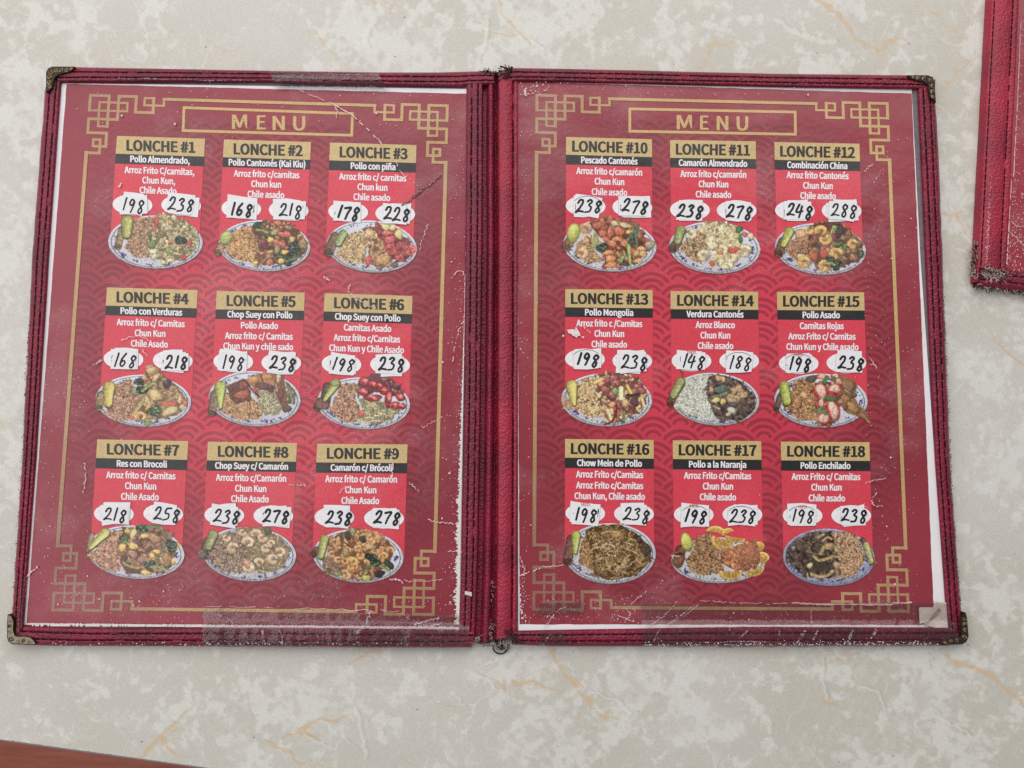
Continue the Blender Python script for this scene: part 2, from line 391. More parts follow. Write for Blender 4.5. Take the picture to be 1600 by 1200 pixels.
    c1 = warped(84, 21, 120, 7); c2 = warped(26, 22, 60, 5); rid = 1 - np.abs(warped(70, 25, 90, 5) - .5) * 2
    mott = warped(16, 28, 30, 4)
    wisp = warped(9, 41, 26, 3); wf = warped(5, 47, 14, 3); rid2 = 1 - np.abs(warped(30, 61, 70, 5) - .5) * 2; cloud = np.clip(sstep(.485, .565, c1 * .40 + c2 * .32 + wisp * .17 + wf * .11) * .85 + sstep(.955, .995, rid) * .55 + sstep(.96, .995, rid2) * .35, 0, 1) * (.45 + .95 * sstep(.36, .64, mott * .45 + wisp * .3 + wf * .25))
    cloud = np.clip(cloud, 0, 1)
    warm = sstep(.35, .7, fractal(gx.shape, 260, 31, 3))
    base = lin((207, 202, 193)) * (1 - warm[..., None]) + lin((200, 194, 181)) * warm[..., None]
    pale = lin((224, 222, 216)); colr = base * (1 - cloud[..., None] * .72) + pale * cloud[..., None] * .72
    edge = np.abs(cloud - .45) < .08
    colr = colr * (1 - .07 * (edge * fractal(gx.shape, 14, 33, 3))[..., None])
    wq = (np.clip(wh, 0, 1) * .55)[..., None]; colr = colr * (1 - wq) + lin((226, 223, 216)) * wq
    rim = np.clip(np.roll(wh, 3, 1) - wh, 0, 1)[..., None]; colr = colr * (1 - .10 * rim)
    tq = (np.clip(tan, 0, 1) * .68)[..., None]; colr = colr * (1 - tq) + lin((212, 177, 130)) * tq
    colr = colr * (1 - .8 * dk[..., None]) + .02
    colr = colr * (0.93 + 0.14 * rng.random(gx.shape))[..., None]
    colr = np.clip(colr * .925, 0, .85)
    # the edge of the table crosses the lower left corner of the view
    a = P(0, 1155); b = P(207, 1183.5); e = (b - a); e /= np.linalg.norm(e); nrm = np.array([-e[1], e[0], 0])
    V = P(gx, gy, 0.0)
    dist = (V - a) @ nrm                       # positive: on the table
    inside = dist > 0
    # snap the vertices just outside onto the edge line so that the edge is straight
    near = (~inside) & (dist > -0.0009); V[near] -= dist[near][:, None] * nrm
    ok = inside | near
    idx = np.arange(W * Hh).reshape(Hh, W)
    q = np.stack([idx[:-1, :-1], idx[1:, :-1], idx[1:, 1:], idx[:-1, 1:]], -1).reshape(-1, 4)
    q = q[ok.ravel()[q].all(1)]
    used = np.unique(q); mp = -np.ones(W * Hh, int); mp[used] = np.arange(len(used))
    m, nt, bb = newmat('marbled_laminate'); at = nt.nodes.new('ShaderNodeAttribute'); at.attribute_name = 'Col'
    n = N(nt, 'ShaderNodeTexNoise', Scale=2200.0, Detail=3.0); L(nt, geo_pos(nt), n.inputs['Vector'])
    g = nt.nodes.new('ShaderNodeVectorMath'); g.operation = 'SCALE'; L(nt, at.outputs['Color'], g.inputs[0]); L(nt, ramp(nt, n.outputs['Fac'], .3, .7, .93, 1.06), g.inputs['Scale'])
    L(nt, g.outputs[0], bb.inputs['Base Color']); bb.inputs['Roughness'].default_value = .42; bb.inputs['Specular IOR Level'].default_value = .4
    bp = N(nt, 'ShaderNodeBump', Strength=.08, Distance=.0005); L(nt, n.outputs['Fac'], bp.inputs['Height']); L(nt, bp.outputs[0], bb.inputs['Normal'])
    mid = (a + b) / 2
    t = thing('table', 'pale marbled laminate table with tan veins under the menus', 'table', (0.05, 0.1, -TT))
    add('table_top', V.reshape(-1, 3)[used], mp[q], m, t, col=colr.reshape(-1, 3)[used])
    # the rest of the slab: the surface beyond the view, its straight edge with a trim, and four legs
    fm = plain('laminate_beyond', (206, 203, 195), .42, .4, noise=.08, scale=9)
    def at_(s, dd, z): return tuple(a + e * s + nrm * dd + np.array([0, 0, z]))
    mb = MB(); mb.poly([at_(-.75, 0, -.0012), at_(.95, 0, -.0012), at_(.95, .85, -.0012), at_(-.75, .85, -.0012)])
    mb.poly([at_(-.75, 0, -.028), at_(-.75, .85, -.028), at_(.95, .85, -.028), at_(.95, 0, -.028)])
    mb.build('table_slab', fm, t)
    for nm, p0, p1, q0, q1 in (('edge_trim', (-.75, 0), (.95, 0), (-.75, -.0009), (.95, -.0009)),):
        tb = MB(); zt = -.0002
        tb.poly([at_(*p0, zt), at_(*q0, zt - .0006), at_(*q1, zt - .0006), at_(*p1, zt)])
        tb.poly([at_(*q0, zt - .0006), at_(*q0, -.03), at_(*q1, -.03), at_(*q1, zt - .0006)])
        tb.poly([at_(*q0, -.03), at_(*p0, -.03), at_(*p1, -.03), at_(*q1, -.03)])
        tb.build(nm, plain('edge_strip', (150, 150, 160), .35, .5), t)
    for s, dd in ((-.6, .1), (.8, .1), (-.6, .75), (.8, .75)):
        lb = MB(); c = a + e * s + nrm * dd; lb.tube([(c[0], c[1], -.0285), (c[0], c[1], -TT + .002)], .025, sides=12); lb.build('leg', plain('table_leg', (70, 70, 72), .4), t)
    # floor far below
    fb = MB(); fb.poly([(-4, -4, -TT), (4, -4, -TT), (4, 4, -TT), (-4, 4, -TT)])
    m, nt, bb = newmat('red_brown_floor'); pos = geo_pos(nt)
    mp_ = nt.nodes.new('ShaderNodeMapping'); mp_.inputs['Scale'].default_value = (6, 60, 6); L(nt, pos, mp_.inputs[0])
    n = N(nt, 'ShaderNodeTexNoise', Scale=2.0, Detail=6.0, Roughness=.6); L(nt, mp_.outputs[0], n.inputs['Vector'])
    L(nt, mixc(nt, ramp(nt, n.outputs['Fac'], .3, .7), tuple(alb((160, 90, 72), 1.1)), tuple(alb((180, 108, 90), 1.1))), bb.inputs['Base Color']); bb.inputs['Roughness'].default_value = .5
    f = fb.build('floor', m); f['kind'] = 'structure'; f['label'] = 'red brown floor below the table edge'
make_table()

# ------------------------------------------------------------------ the open menu
ZB, ZP = 3.0 * MM, 3.3 * MM                    # cover board and page sheet
Z = {k: ZP + v * MM for k, v in dict(bg=.06, wave=.12, gold=.18, panel=.24, band=.30, text=.36, oval=.42, dish=.48, st=.54, ink=1.05, scuff=1.12, tape=1.25).items()}
menu = thing('open_menu', 'open burgundy leather menu with two printed pages of numbered lunch plates', 'menu', (0, 0, 0))

def band_profile(M_, kind):
    t = np.linspace(0, 1, M_)
    if kind == 'strip':                        # folded leather binding, two stitched furrows
        h = 4.9 + .55 * np.sin(np.pi * np.clip(t, 0, 1)) - .45 * np.exp(-((t - .32) / .045) ** 2) - .45 * np.exp(-((t - .70) / .045) ** 2)
        h -= 4.6 * (1 - sstep(0, .10, t)); h -= .5 * sstep(.9, 1, t)
    elif kind == 'hinge':                      # padded spine side with one seam
        h = 4.6 + 1.5 * np.sin(np.pi * np.clip(t / .76, 0, 1)) ** .7 - .9 * np.exp(-((t - .78) / .03) ** 2)
        h -= 3.2 * (1 - sstep(0, .08, t)); h -= .5 * sstep(.93, 1, t)
    elif kind == 'ridge':
        h = .9 + 3.9 * np.sin(np.pi * np.clip((t - .26) / .52, 0, 1)) ** .6 - .5 * sstep(.82, .9, t)
    return t, h * MM
STITCHES = {'strip': (.32, .70), 'hinge': (.78,), 'ridge': ()}
def leather_strip(name, outer, inner, kind='strip', lift=0.0, mat='leather', parent=menu, seed=0, wob=.5, n=220, zpx=True, stitch=True, rough_edge=0.0):
    o = resample(outer, n); i = resample(inner, n); t, h = band_profile(33, kind)
    nz = fractal((n, 33), 14, 100 + seed, 4) - .5; wv = (fractal((n, 1), 30, 200 + seed, 3) - .5) * wob * 2
    rg = (fractal((n, 1), 5, 300 + seed, 2) - .5) * rough_edge * 2
    px = o[:, None, :] * (1 - t[None, :, None]) + i[:, None, :] * t[None, :, None]
    dirv = (i - o) / np.linalg.norm(i - o, axis=1, keepdims=True)
    px = px + dirv[:, None, :] * (wv[:, :, None] * .6 + rg[:, :, None] * (1 - sstep(0, .3, t))[None, :, None])
    z = h[None] + nz * .16 * MM + lift * MM + 0 * px[..., 0]
    z = np.maximum(z, .25 * MM)
    V = P(px[..., 0], px[..., 1], z)
    low = V[:, -1].copy(); low[:, 2] = ZB + .1 * MM; low0 = V[:, 0].copy(); low0[:, 2] = .1 * MM
    V = np.concatenate([low0[:, None], V, low[:, None]], 1); k = V.shape[1]
    idx = np.arange(n * k).reshape(n, k); q = np.stack([idx[:-1, :-1], idx[:-1, 1:], idx[1:, 1:], idx[1:, :-1]], -1).reshape(-1, 4)
    # close both ends down to the board
    F = [list(r) for r in q.tolist()]; F.append(idx[0].tolist()); F.append(idx[-1].tolist()[::-1])
    s = add(name, V.reshape(-1, 3), F, M[mat], parent, smooth=True)
    if stitch and STITCHES[kind]:
        mb = MB(); ln = np.linalg.norm(np.diff(o, axis=0), axis=1).sum(); cnt = int(ln / 13.0)
        for ts in STITCHES[kind]:
            j = int(ts * 32)
            zz = z[:, j] + .10 * MM; cx = px[:, j]
            for c in range(cnt):
                u0, u1 = (c + .06) / cnt, (c + .90) / cnt
                if rng.random() < .03: continue
                us = np.linspace(u0, u1, 5) * (n - 1); pts = []
                jit = rng.normal(0, .35, 2)
                for m_, u in enumerate(us):
                    a = int(u); b_ = min(a + 1, n - 1); f = u - a; p = cx[a] * (1 - f) + cx[b_] * f; zc = zz[a] * (1 - f) + zz[b_] * f
                    arch = math.sin(math.pi * m_ / 4) * .14 * MM - .04 * MM
                    pts.append(P(p[0] + jit[0], p[1] + jit[1], zc + arch))
                mb.tube(pts, .38 * MM, sides=5)
        if mb.v: mb.build('stitching', M['thread'], s, kind='stuff')
    return s

# covers: board under each page, with rounded leather back
def cover(outline):
    mb = MB(); pts = PP(outline, ZB); c = pts.mean(0)
    mb.box([tuple(p[:2]) for p in pts], .3 * MM, ZB)
    return mb.build('cover_board', M['liner'], menu)
cover([(84, 114), (752, 122), (742, 1000), (24, 998)])
cover([(782, 118), (1452, 127), (1500, 1000), (780, 1000)])

LOUT = [(75, 106), (70, 145), (60.5, 271), (50.7, 397), (43, 550), (34.7, 717), (20, 950), (17, 1006)]
LIN_ = [(95, 124), (94.5, 131), (75.5, 400), (55.5, 720), (36, 978), (34, 990)]
leather_strip('left_binding', LOUT, LIN_, seed=1, rough_edge=.8)
leather_strip('top_binding', [(79, 105), (125, 105), (420, 110.5), (590, 113), (690, 113), (755, 111), (772, 113)], [(92, 128), (300, 127), (420, 127), (500, 131), (720, 134.5), (730, 132.5), (772, 131)], seed=2, lift=.35)
leather_strip('bottom_binding', [(18, 1006.5), (79, 1008.8), (420, 1010.5), (600, 1012), (737, 1011)], [(37, 978), (150, 982), (420, 981.5), (715, 984), (741, 985)], seed=3, lift=.35)
leather_strip('hinge_binding', [(755.5, 126), (754.5, 400), (750.5, 720), (747, 900), (743.5, 996)], [(729, 126), (727, 400), (726, 600), (723, 760), (720.5, 900), (717, 996)], seed=4)
leather_strip('top_binding', [(779, 117), (786, 109), (800, 106), (1000, 110), (1200, 115), (1420, 117.5), (1458, 120)], [(777, 131), (789, 128.5), (809, 126), (1000, 130), (1200, 134.5), (1434, 138.5), (1456, 140)], seed=5, lift=.35)
leather_strip('right_binding', [(1461, 124), (1462, 160), (1470.7, 347), (1475, 464), (1484, 717), (1501, 947), (1508, 1004)], [(1434, 128), (1434.7, 140), (1447, 400), (1462, 717), (1480, 968), (1482, 992)], seed=6, rough_edge=.8)
leather_strip('bottom_binding', [(800, 1007), (860, 1010), (1200, 1010), (1480, 1008.5), (1506, 1006)], [(800, 986), (880, 984.5), (1180, 980), (1482, 981), (1492, 981)], seed=7, lift=.35)
leather_strip('padded_hinge', [(776.5, 122), (777.5, 300), (777, 600), (776, 850), (773, 1000)], [(809, 120), (809, 500), (808.5, 800), (807, 992)], kind='hinge', mat='leather_bright', seed=8)
leather_strip('spine', [(754.5, 116), (753.5, 400), (749.5, 720), (746, 900), (742, 1004)], [(779, 116), (779.5, 400), (778.5, 720), (777, 900), (774, 1004)], kind='ridge', mat='leather', seed=9)

# pages
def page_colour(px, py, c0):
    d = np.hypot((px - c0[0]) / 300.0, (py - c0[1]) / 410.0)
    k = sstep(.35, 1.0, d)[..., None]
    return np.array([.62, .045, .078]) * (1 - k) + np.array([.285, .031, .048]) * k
def grid_quad(c, nu, nv, bow=None):
    u = np.linspace(0, 1, nu)[None, :, None]; v = np.linspace(0, 1, nv)[:, None, None]
    a = np.array(c, float)
    return (a[0] * (1 - u) + a[1] * u) * (1 - v) + (a[3] * (1 - u) + a[2] * u) * v
def make_page(sheet, prt, c0, label):
    mb = MB(); s = [tuple(p[:2]) for p in PP(sheet, ZP)]; mb.box(s, ZB + .06 * MM, ZP)
    pg = mb.build('menu_page', M['paper'], menu, label=label)
    g = grid_quad(prt, 150, 200); nv, nu = g.shape[:2]
    # the printed edge is worn a little ragged
    rag = fractal((nv, nu), 3, int(c0[0]), 2) - .5
    g[:, 0, 0] += rag[:, 0] * .9; g[:, -1, 0] += rag[:, -1] * 1.2; g[0, :, 1] += rag[0] * .9; g[-1, :, 1] += rag[-1] * 1.6
    V = P(g[..., 0], g[..., 1], Z['bg']); idx = np.arange(nu * nv).reshape(nv, nu)
    q = np.stack([idx[:-1, :-1], idx[1:, :-1], idx[1:, 1:], idx[:-1, 1:]], -1).reshape(-1, 4)
    add('printed_background', V.reshape(-1, 3), q, M['page'], pg, col=page_colour(g[..., 0], g[..., 1], c0).reshape(-1, 3))
    return pg
LC, RC = (405, 560), (1118, 560)
pageL = make_page([(96, 130), (400, 134), (731, 139), (719, 986), (36, 976)], [(104, 131), (731.5, 146.5), (717, 980), (41.5, 973.5)], LC, 'left page headed MENU with lunches 1 to 9')
pageR = make_page([(808.5, 126), (1424.5, 140), (1438, 400), (1460.5, 717), (1481, 985), (810, 986)], [(807.5, 127.5), (1424.5, 146), (1460, 976.5), (812, 975.5)], RC, 'right page headed MENU with lunches 10 to 18')

# ---- frame coordinates of a page: (0..560, 0..810) spread over the gold frame's four corners
def hom(src, dst):
    A = []
    for (x, y), (u, v) in zip(src, dst):
        A.append([x, y, 1, 0, 0, 0, -u * x, -u * y]); A.append([0, 0, 0, x, y, 1, -v * x, -v * y])
    h = np.linalg.solve(np.array(A, float), np.array(dst, float).ravel()); return np.append(h, 1).reshape(3, 3)
FR = {}
FR['L'] = hom([(0, 0), (560, 0), (560, 810), (0, 810)], [(139.5, 147), (701, 163.5), (678.8, 962.5), (80.5, 955)])
FR['R'] = hom([(0, 0), (560, 0), (560, 810), (0, 810)], [(837, 147), (1388, 160), (1421.5, 957.5), (832, 954)])
def fr(pgk, pts):
    a = np.asarray(pts, float); q = np.c_[a, np.ones(len(a))] @ FR[pgk].T; return q[:, :2] / q[:, 2:]

# ---- seigaiha wave pattern
def waves(pg, pgk, c0):
    V, F, C = [], [], []
    rings = ((28.6, 33.8), (18.6, 23.6), (9, 13.4)); PX, PY = 84.0, 19.0; RR = 38.5
    cr = []
    for r_ in range(-2, 44):
        for c_ in range(-2, 10):
            cr.append(((c_ + .5 * (r_ % 2)) * PX + 12, r_ * PY + 18))
    for (cx, cy) in cr:
        for r0, r1 in rings:
            an = np.linspace(math.pi * 1.0, math.pi * 2.0, 33); mid = (r0 + r1) / 2
            for i in range(32):
                a = (an[i] + an[i + 1]) / 2; mx, my = cx + mid * math.cos(a), cy + mid * math.sin(a)
                if not (4 < mx < 556 and 40 < my < 806): continue
                if any((mx - cx - dx) ** 2 + (my - cy - dy) ** 2 < RR ** 2 for dx, dy in ((-PX / 2, PY), (PX / 2, PY), (0, 2 * PY))): continue
                k = len(V)
                for rr, aa in ((r0, an[i]), (r1, an[i]), (r1, an[i + 1]), (r0, an[i + 1])): V.append((cx + rr * math.cos(aa), cy + rr * math.sin(aa)))
                F.append((k, k + 1, k + 2, k + 3))
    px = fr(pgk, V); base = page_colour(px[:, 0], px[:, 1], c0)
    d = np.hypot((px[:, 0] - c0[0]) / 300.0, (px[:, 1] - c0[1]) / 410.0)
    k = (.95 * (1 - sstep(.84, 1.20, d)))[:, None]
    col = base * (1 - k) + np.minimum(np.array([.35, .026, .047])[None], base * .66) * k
    add('wave_pattern', P(px[:, 0], px[:, 1], Z['wave']), np.array(F), M['page'], pg, col=col, kind='stuff')
waves(pageL, 'L', LC); waves(pageR, 'R', RC)

# ---- gold line ornament
def gold_frame(pg, pgk):
    mb = MB()
    def seg(p, q, w_=4.6):
        (x0, y0), (x1, y1) = p, q; h = w_ / 2
        if abs(x1 - x0) > abs(y1 - y0): x0, x1 = min(x0, x1) - h, max(x0, x1) + h; y0 -= h; y1 = y0 + w_
        else: y0, y1 = min(y0, y1) - h, max(y0, y1) + h; x0 -= h; x1 = x0 + w_
        n = 2 if max(abs(x1 - x0), abs(y1 - y0)) < 60 else 14
        if abs(x1 - x0) > abs(y1 - y0):
            xs = np.linspace(x0, x1, n); A = fr(pgk, np.c_[xs, np.full(n, y0)]); B = fr(pgk, np.c_[xs, np.full(n, y1)])
        else:
            ys = np.linspace(y0, y1, n); A = fr(pgk, np.c_[np.full(n, x0), ys]); B = fr(pgk, np.c_[np.full(n, x1), ys])
        lay[0] += 1; z = Z['gold'] + lay[0] * .0012 * MM
        mb.quadstrip(PP(A, z), PP(B, z))
        for a_, b_ in zip(A, B): px_all.extend([a_, b_])
    lay = [0]; px_all = []
    def path(pts, fx, fy, w_=4.6):
        q = [((560 - x) if fx else x, (810 - y) if fy else y) for x, y in pts]
        for a, b in zip(q[:-1], q[1:]): seg(a, b, w_)
    for fx in (0, 1):
        for fy in (0, 1):
            # measured from the outer corner: woven squares, stepped line, small squares
            path([(2, 27), (2, 2), (31, 2), (31, 53)], fx, fy, 4.6); path([(31, 53), (17, 53), (17, 13), (60, 13), (60, 27), (2, 27)], fx, fy, 3.6)
            path([(46, 41), (46, 2), (73, 2), (73, 28), (100, 28), (100, 4)], fx, fy, 4.6); path([(46, 41), (2, 41), (2, 64), (31, 64), (31, 86), (17, 86)], fx, fy, 4.6)
            path([(100, 4), (86, 4), (86, 16), (116, 16), (116, 5)], fx, fy, 3.6); path([(31, 41), (17, 41)], fx, fy, 3.6)
            path([(11.5, 86), (11.5, 75), (22, 75), (22, 97)], fx, fy, 4.2); path([(11.5, 86), (24, 86)], fx, fy, 4.2); path([(22, 97), (2, 97)], fx, fy, 4.6)
    for fy in (0, 1): path([(116, 5), (444, 5)], 0, fy, 5.0)
    for fx in (0, 1): path([(2, 97), (2, 713)], fx, 0, 5.6)
    v = np.array(mb.v); cc = []
    inv = np.linalg.inv(FR[pgk]); q = []
    for p in px_all: q.append(p)
    q = np.array(q); h = np.c_[q, np.ones(len(q))] @ inv.T; u, w_ = h[:, 0] / h[:, 2], h[:, 1] / h[:, 2]
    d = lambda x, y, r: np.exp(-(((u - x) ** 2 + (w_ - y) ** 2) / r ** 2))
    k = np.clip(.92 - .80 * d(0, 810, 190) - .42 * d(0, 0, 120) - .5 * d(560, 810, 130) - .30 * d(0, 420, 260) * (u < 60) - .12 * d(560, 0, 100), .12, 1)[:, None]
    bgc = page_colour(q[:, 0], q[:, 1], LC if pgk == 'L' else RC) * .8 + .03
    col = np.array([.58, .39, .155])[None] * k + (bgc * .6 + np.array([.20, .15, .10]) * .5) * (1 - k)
    mb.build('gold_border', M['page'], pg, col=col)
gold_frame(pageL, 'L'); gold_frame(pageR, 'R')
def title(pg, q, lets):
    mb = MB(); a = np.array(q, float); c = a.mean(0)
    for i in range(4):
        p, r = a[i], a[(i + 1) % 4]
        e = (r - p) / np.linalg.norm(r - p); n = np.array([-e[1], e[0]])
        pts = np.array([p, r, r + n * 4.2 - e * 4.2, p + n * 4.2 + e * 4.2]); mb.poly(PP(pts, Z['gold']))
    mb.build('title_box', M['gold'], pg)
    mb = MB()
    for ch, x0, x1, yb, cp in lets: letters(mb, ch, (x0 + x1) / 2, yb, cp, width=x1 - x0 - 1, off=.004, z=Z['gold'], bold=.7)
    mb.build('title_lettering', M['gold'], pg)
title(pageL, [(285.5, 166), (553, 175.5), (551.5, 213.5), (284, 206)], [('M', 362.5, 386, 201, 21.5), ('E', 401.5, 415, 202, 21.5), ('N', 426, 445, 203, 21.5), ('U', 458, 477, 203.5, 21.5)])
title(pageR, [(982, 168), (1244.5, 173), (1245, 212), (982, 207)], [('M', 1057.5, 1081, 201.5, 21.5), ('E', 1094, 1107, 202.3, 21.5), ('N', 1120, 1138, 203, 21.5), ('U', 1151, 1169, 203.5, 21.5)])

# ------------------------------------------------------------------ painting the printed dish photographs
class Dish:
    """a small picture drawn on a grid: 160 x 94 units over 170 x 100 photo pixels"""
    S = 1.5
    def __init__(s, ox, oy, seed):
        s.ox, s.oy = ox, oy; s.W, s.H = int(170 * s.S) + 1, int(100 * s.S) + 1
        u = 160.0 / 170.0
        s.X, s.Y = np.meshgrid(np.arange(s.W) / s.S * u, np.arange(s.H) / s.S * u); s.k = s.S / u
        s.rgb = np.zeros((s.H, s.W, 3)); s.a = np.zeros((s.H, s.W)); s.r = np.random.default_rng(seed)
    def win(s, x0, y0, x1, y1):
        return (slice(max(0, int(y0 * s.k) - 1), max(0, min(s.H, int(y1 * s.k) + 2))), slice(max(0, int(x0 * s.k) - 1), max(0, min(s.W, int(x1 * s.k) + 2))))
    def put(s, w, m, c):
        if m.size == 0: return
        s.rgb[w] = s.rgb[w] * (1 - m[..., None]) + c * m[..., None]; s.a[w] = np.maximum(s.a[w], m)
    def blob(s, x, y, rx, ry, col, rot=0, irr=.14, shade=.42, spec=0.0, soft=.13, rim=.30, amp=1.0):
        q = max(rx, ry) * 1.4 + 1; w = s.win(x - q, y - q, x + q, y + q); X, Y = s.X[w] - x, s.Y[w] - y
        c, sn = math.cos(rot), math.sin(rot); u = (X * c + Y * sn) / rx; v = (-X * sn + Y * c) / ry
        th = np.arctan2(v, u); p1, p2 = s.r.uniform(0, 6.3, 2)
        rr = np.hypot(u, v) / (1 + irr * np.sin(2 * th + p1) + irr * .7 * np.sin(3 * th + p2))
        m = (1 - sstep(1 - soft, 1 + soft, rr)) * amp
        lt = 1 + shade * (.30 - .55 * np.clip(rr, 0, 1.2) ** 2 * .5 + (-X * .35 - Y * .7) / q * .8)
        lt = lt * (1 - rim * sstep(.68, 1.0, rr))
        cc = np.asarray(col, float)[None, None] * lt[..., None]
        if spec:
            h = np.exp(-(((u + .3) / .28) ** 2 + ((v + .35) / .22) ** 2)) * spec; cc = cc + (255 - cc) * h[..., None] * .7
        s.put(w, m, np.clip(cc, 0, 255))
    def caps(s, x0, y0, x1, y1, wd, col, wd1=None, shade=.5, rim=.4, spec=0.0):
        wd1 = wd if wd1 is None else wd1; q = max(wd, wd1); w = s.win(min(x0, x1) - q, min(y0, y1) - q, max(x0, x1) + q, max(y0, y1) + q)
        X, Y = s.X[w], s.Y[w]; ex, ey = x1 - x0, y1 - y0; l2 = ex * ex + ey * ey + 1e-6
        t = np.clip(((X - x0) * ex + (Y - y0) * ey) / l2, 0, 1); d = np.hypot(X - x0 - t * ex, Y - y0 - t * ey)
        hw = (wd + (wd1 - wd) * t) / 2; rr = d / hw; side = ((X - x0) * ey - (Y - y0) * ex) / (math.sqrt(l2) * hw)
        m = 1 - sstep(.88, 1.1, rr); sg = 1 if ey * .4 - ex * .7 < 0 else -1
        lt = 1 + shade * (.18 + .35 * side * -sg - .35 * rr ** 2); lt *= 1 - rim * sstep(.7, 1, rr)
        cc = np.asarray(col, float)[None, None] * lt[..., None]
        if spec:
            h = np.exp(-((side * sg + .3) / .2) ** 2 - ((t - .6) / .25) ** 2) * spec; cc = cc + (255 - cc) * h[..., None] * .6
        s.put(w, m, np.clip(cc, 0, 255))
    def stroke(s, pts, wd, col, shade=.4, rim=.35):
        p = smoothline(pts, 4 * len(pts))
        for a, b in zip(p[:-1], p[1:]): s.caps(a[0], a[1], b[0], b[1], wd, col, shade=shade, rim=rim)
    def inside(s, poly, X, Y):
        c = np.zeros(np.shape(X), bool); n = len(poly)
        for i in range(n):
            (xa, ya), (xb, yb) = poly[i], poly[(i + 1) % n]
            if ya == yb: continue
            c ^= ((ya > Y) != (yb > Y)) & (X < (xb - xa) * (Y - ya) / (yb - ya) + xa)
        return c
    def fill(s, poly, col, soft=True, vary=.12, amp=1.0):
        nz = (fractal(s.X.shape, 10, int(s.r.integers(1e6)), 3) - .5)
        m = s.inside(poly, s.X + nz * 5, s.Y + np.roll(nz, 17, 0) * 5) * amp
        f = 1 + vary * 2 * (fractal(s.X.shape, 7, int(s.r.integers(1e6)), 3) - .5)
        s.put((slice(None), slice(None)), m.astype(float), np.clip(np.asarray(col, float)[None, None] * f[..., None], 0, 255))
    def pick(s, poly, n):
        a = np.array(poly, float); lo, hi = a.min(0), a.max(0); out = []
        for _ in range(n * 6):
            x, y = s.r.uniform(lo[0], hi[0]), s.r.uniform(lo[1], hi[1])
            if s.inside(poly, x, y): out.append((x, y))
            if len(out) >= n: break
        out.sort(key=lambda p: p[1] + s.r.uniform(-6, 6)); return out
    def rice(s, poly, col, n=None, var=1.0):
        c = np.array(col, float); s.fill(poly, c * (1 - .28 * var)); a = np.array(poly, float)
        area_ = .5 * abs(np.dot(a[:, 0], np.roll(a[:, 1], 1)) - np.dot(a[:, 1], np.roll(a[:, 0], 1)))
        for x, y in s.pick(poly, n or int(area_ / 2.4)):
            k = 1 + (s.r.uniform(.78, 1.32) - 1) * var; t = s.r.normal(0, 3.5, 3)
            if s.r.random() < .03: t = t + np.array([14, -22, -22])
            if s.r.random() < .07: k *= 1 - .55 * var
            s.blob(x, y, s.r.uniform(1.3, 2.1), s.r.uniform(.75, 1.1), c * k + t, rot=s.r.uniform(0, 3.14), irr=.05, shade=.35, rim=.18, soft=.3)
    def strands(s, poly, col, n, length=9, wd=1.3, base=.55):
        c = np.array(col, float); s.fill(poly, c * base)
        for x, y in s.pick(poly, n):
            an = s.r.uniform(0, 3.14); l_ = length * s.r.uniform(.5, 1.2); bend = s.r.uniform(-.7, .7); k = s.r.uniform(.7, 1.25)
            p = [(x - math.cos(an) * l_ / 2, y - math.sin(an) * l_ / 2), (x + bend * 2, y - bend * 2), (x + math.cos(an + bend) * l_ / 2, y + math.sin(an + bend) * l_ / 2)]
            if all(s.inside(poly, u, v) for u, v in (p[0], p[2])): s.stroke(p, wd * s.r.uniform(.8, 1.3), c * k, rim=.5)
    def chunks(s, poly, pal, n, size=6, flat=.65, spec=.35, base=.66):
        s.fill(poly, np.mean(np.array(pal, float), 0) * base)
        size = size * .8
        for x, y in s.pick(poly, int(n * 2.3)):
            c = np.array(pal[s.r.integers(len(pal))], float) * s.r.uniform(.85, 1.15); r = size * s.r.uniform(.4, 1.05)
            s.blob(x, y, r, r * flat * s.r.uniform(.8, 1.25), c, rot=s.r.uniform(0, 3.14), irr=.34, shade=.5, spec=spec * .8 if s.r.random() < .5 else 0, rim=.26, soft=.16)
            for _ in range(6): s.blob(x + s.r.normal(0, r * .4), y + s.r.normal(0, r * .3), r * .28, r * .18, c * s.r.uniform(.75, 1.25), rot=s.r.uniform(0, 3.1), rim=.2, soft=.4, amp=.6)
    def shrimp(s, x, y, r, col, rot=None):
        rot = s.r.uniform(0, 6.3) if rot is None else rot; c = np.array(col, float)
        s.blob(x, y, r, r * .85, c * .6, irr=.05, rim=.1, amp=.6)
        for i, t in enumerate(np.linspace(0, 4.3, 9)):
            k = r * (.42 - .022 * i); rr = r * .62; cc = c * (1.03 if i % 2 else .95) * (1 + .05 * s.r.normal())
            s.blob(x + math.cos(rot + t) * rr, y + math.sin(rot + t) * rr * .85, k, k * .9, cc, irr=.04, shade=.45, rim=.22, spec=.25 if i % 3 == 1 else 0)
    def broc(s, x, y, r, col=(74, 96, 72)):
        c = np.array(col, float); s.blob(x, y, r, r * .85, c * .55, irr=.15, rim=.2)
        for _ in range(int(14 + r * 4)):
            a, d = s.r.uniform(0, 6.3), math.sqrt(s.r.random()) * r * .9
            s.blob(x + math.cos(a) * d, y + math.sin(a) * d * .85, s.r.uniform(.8, 1.5), s.r.uniform(.7, 1.2), c * s.r.uniform(.55, 1.6), rim=.3, soft=.3)
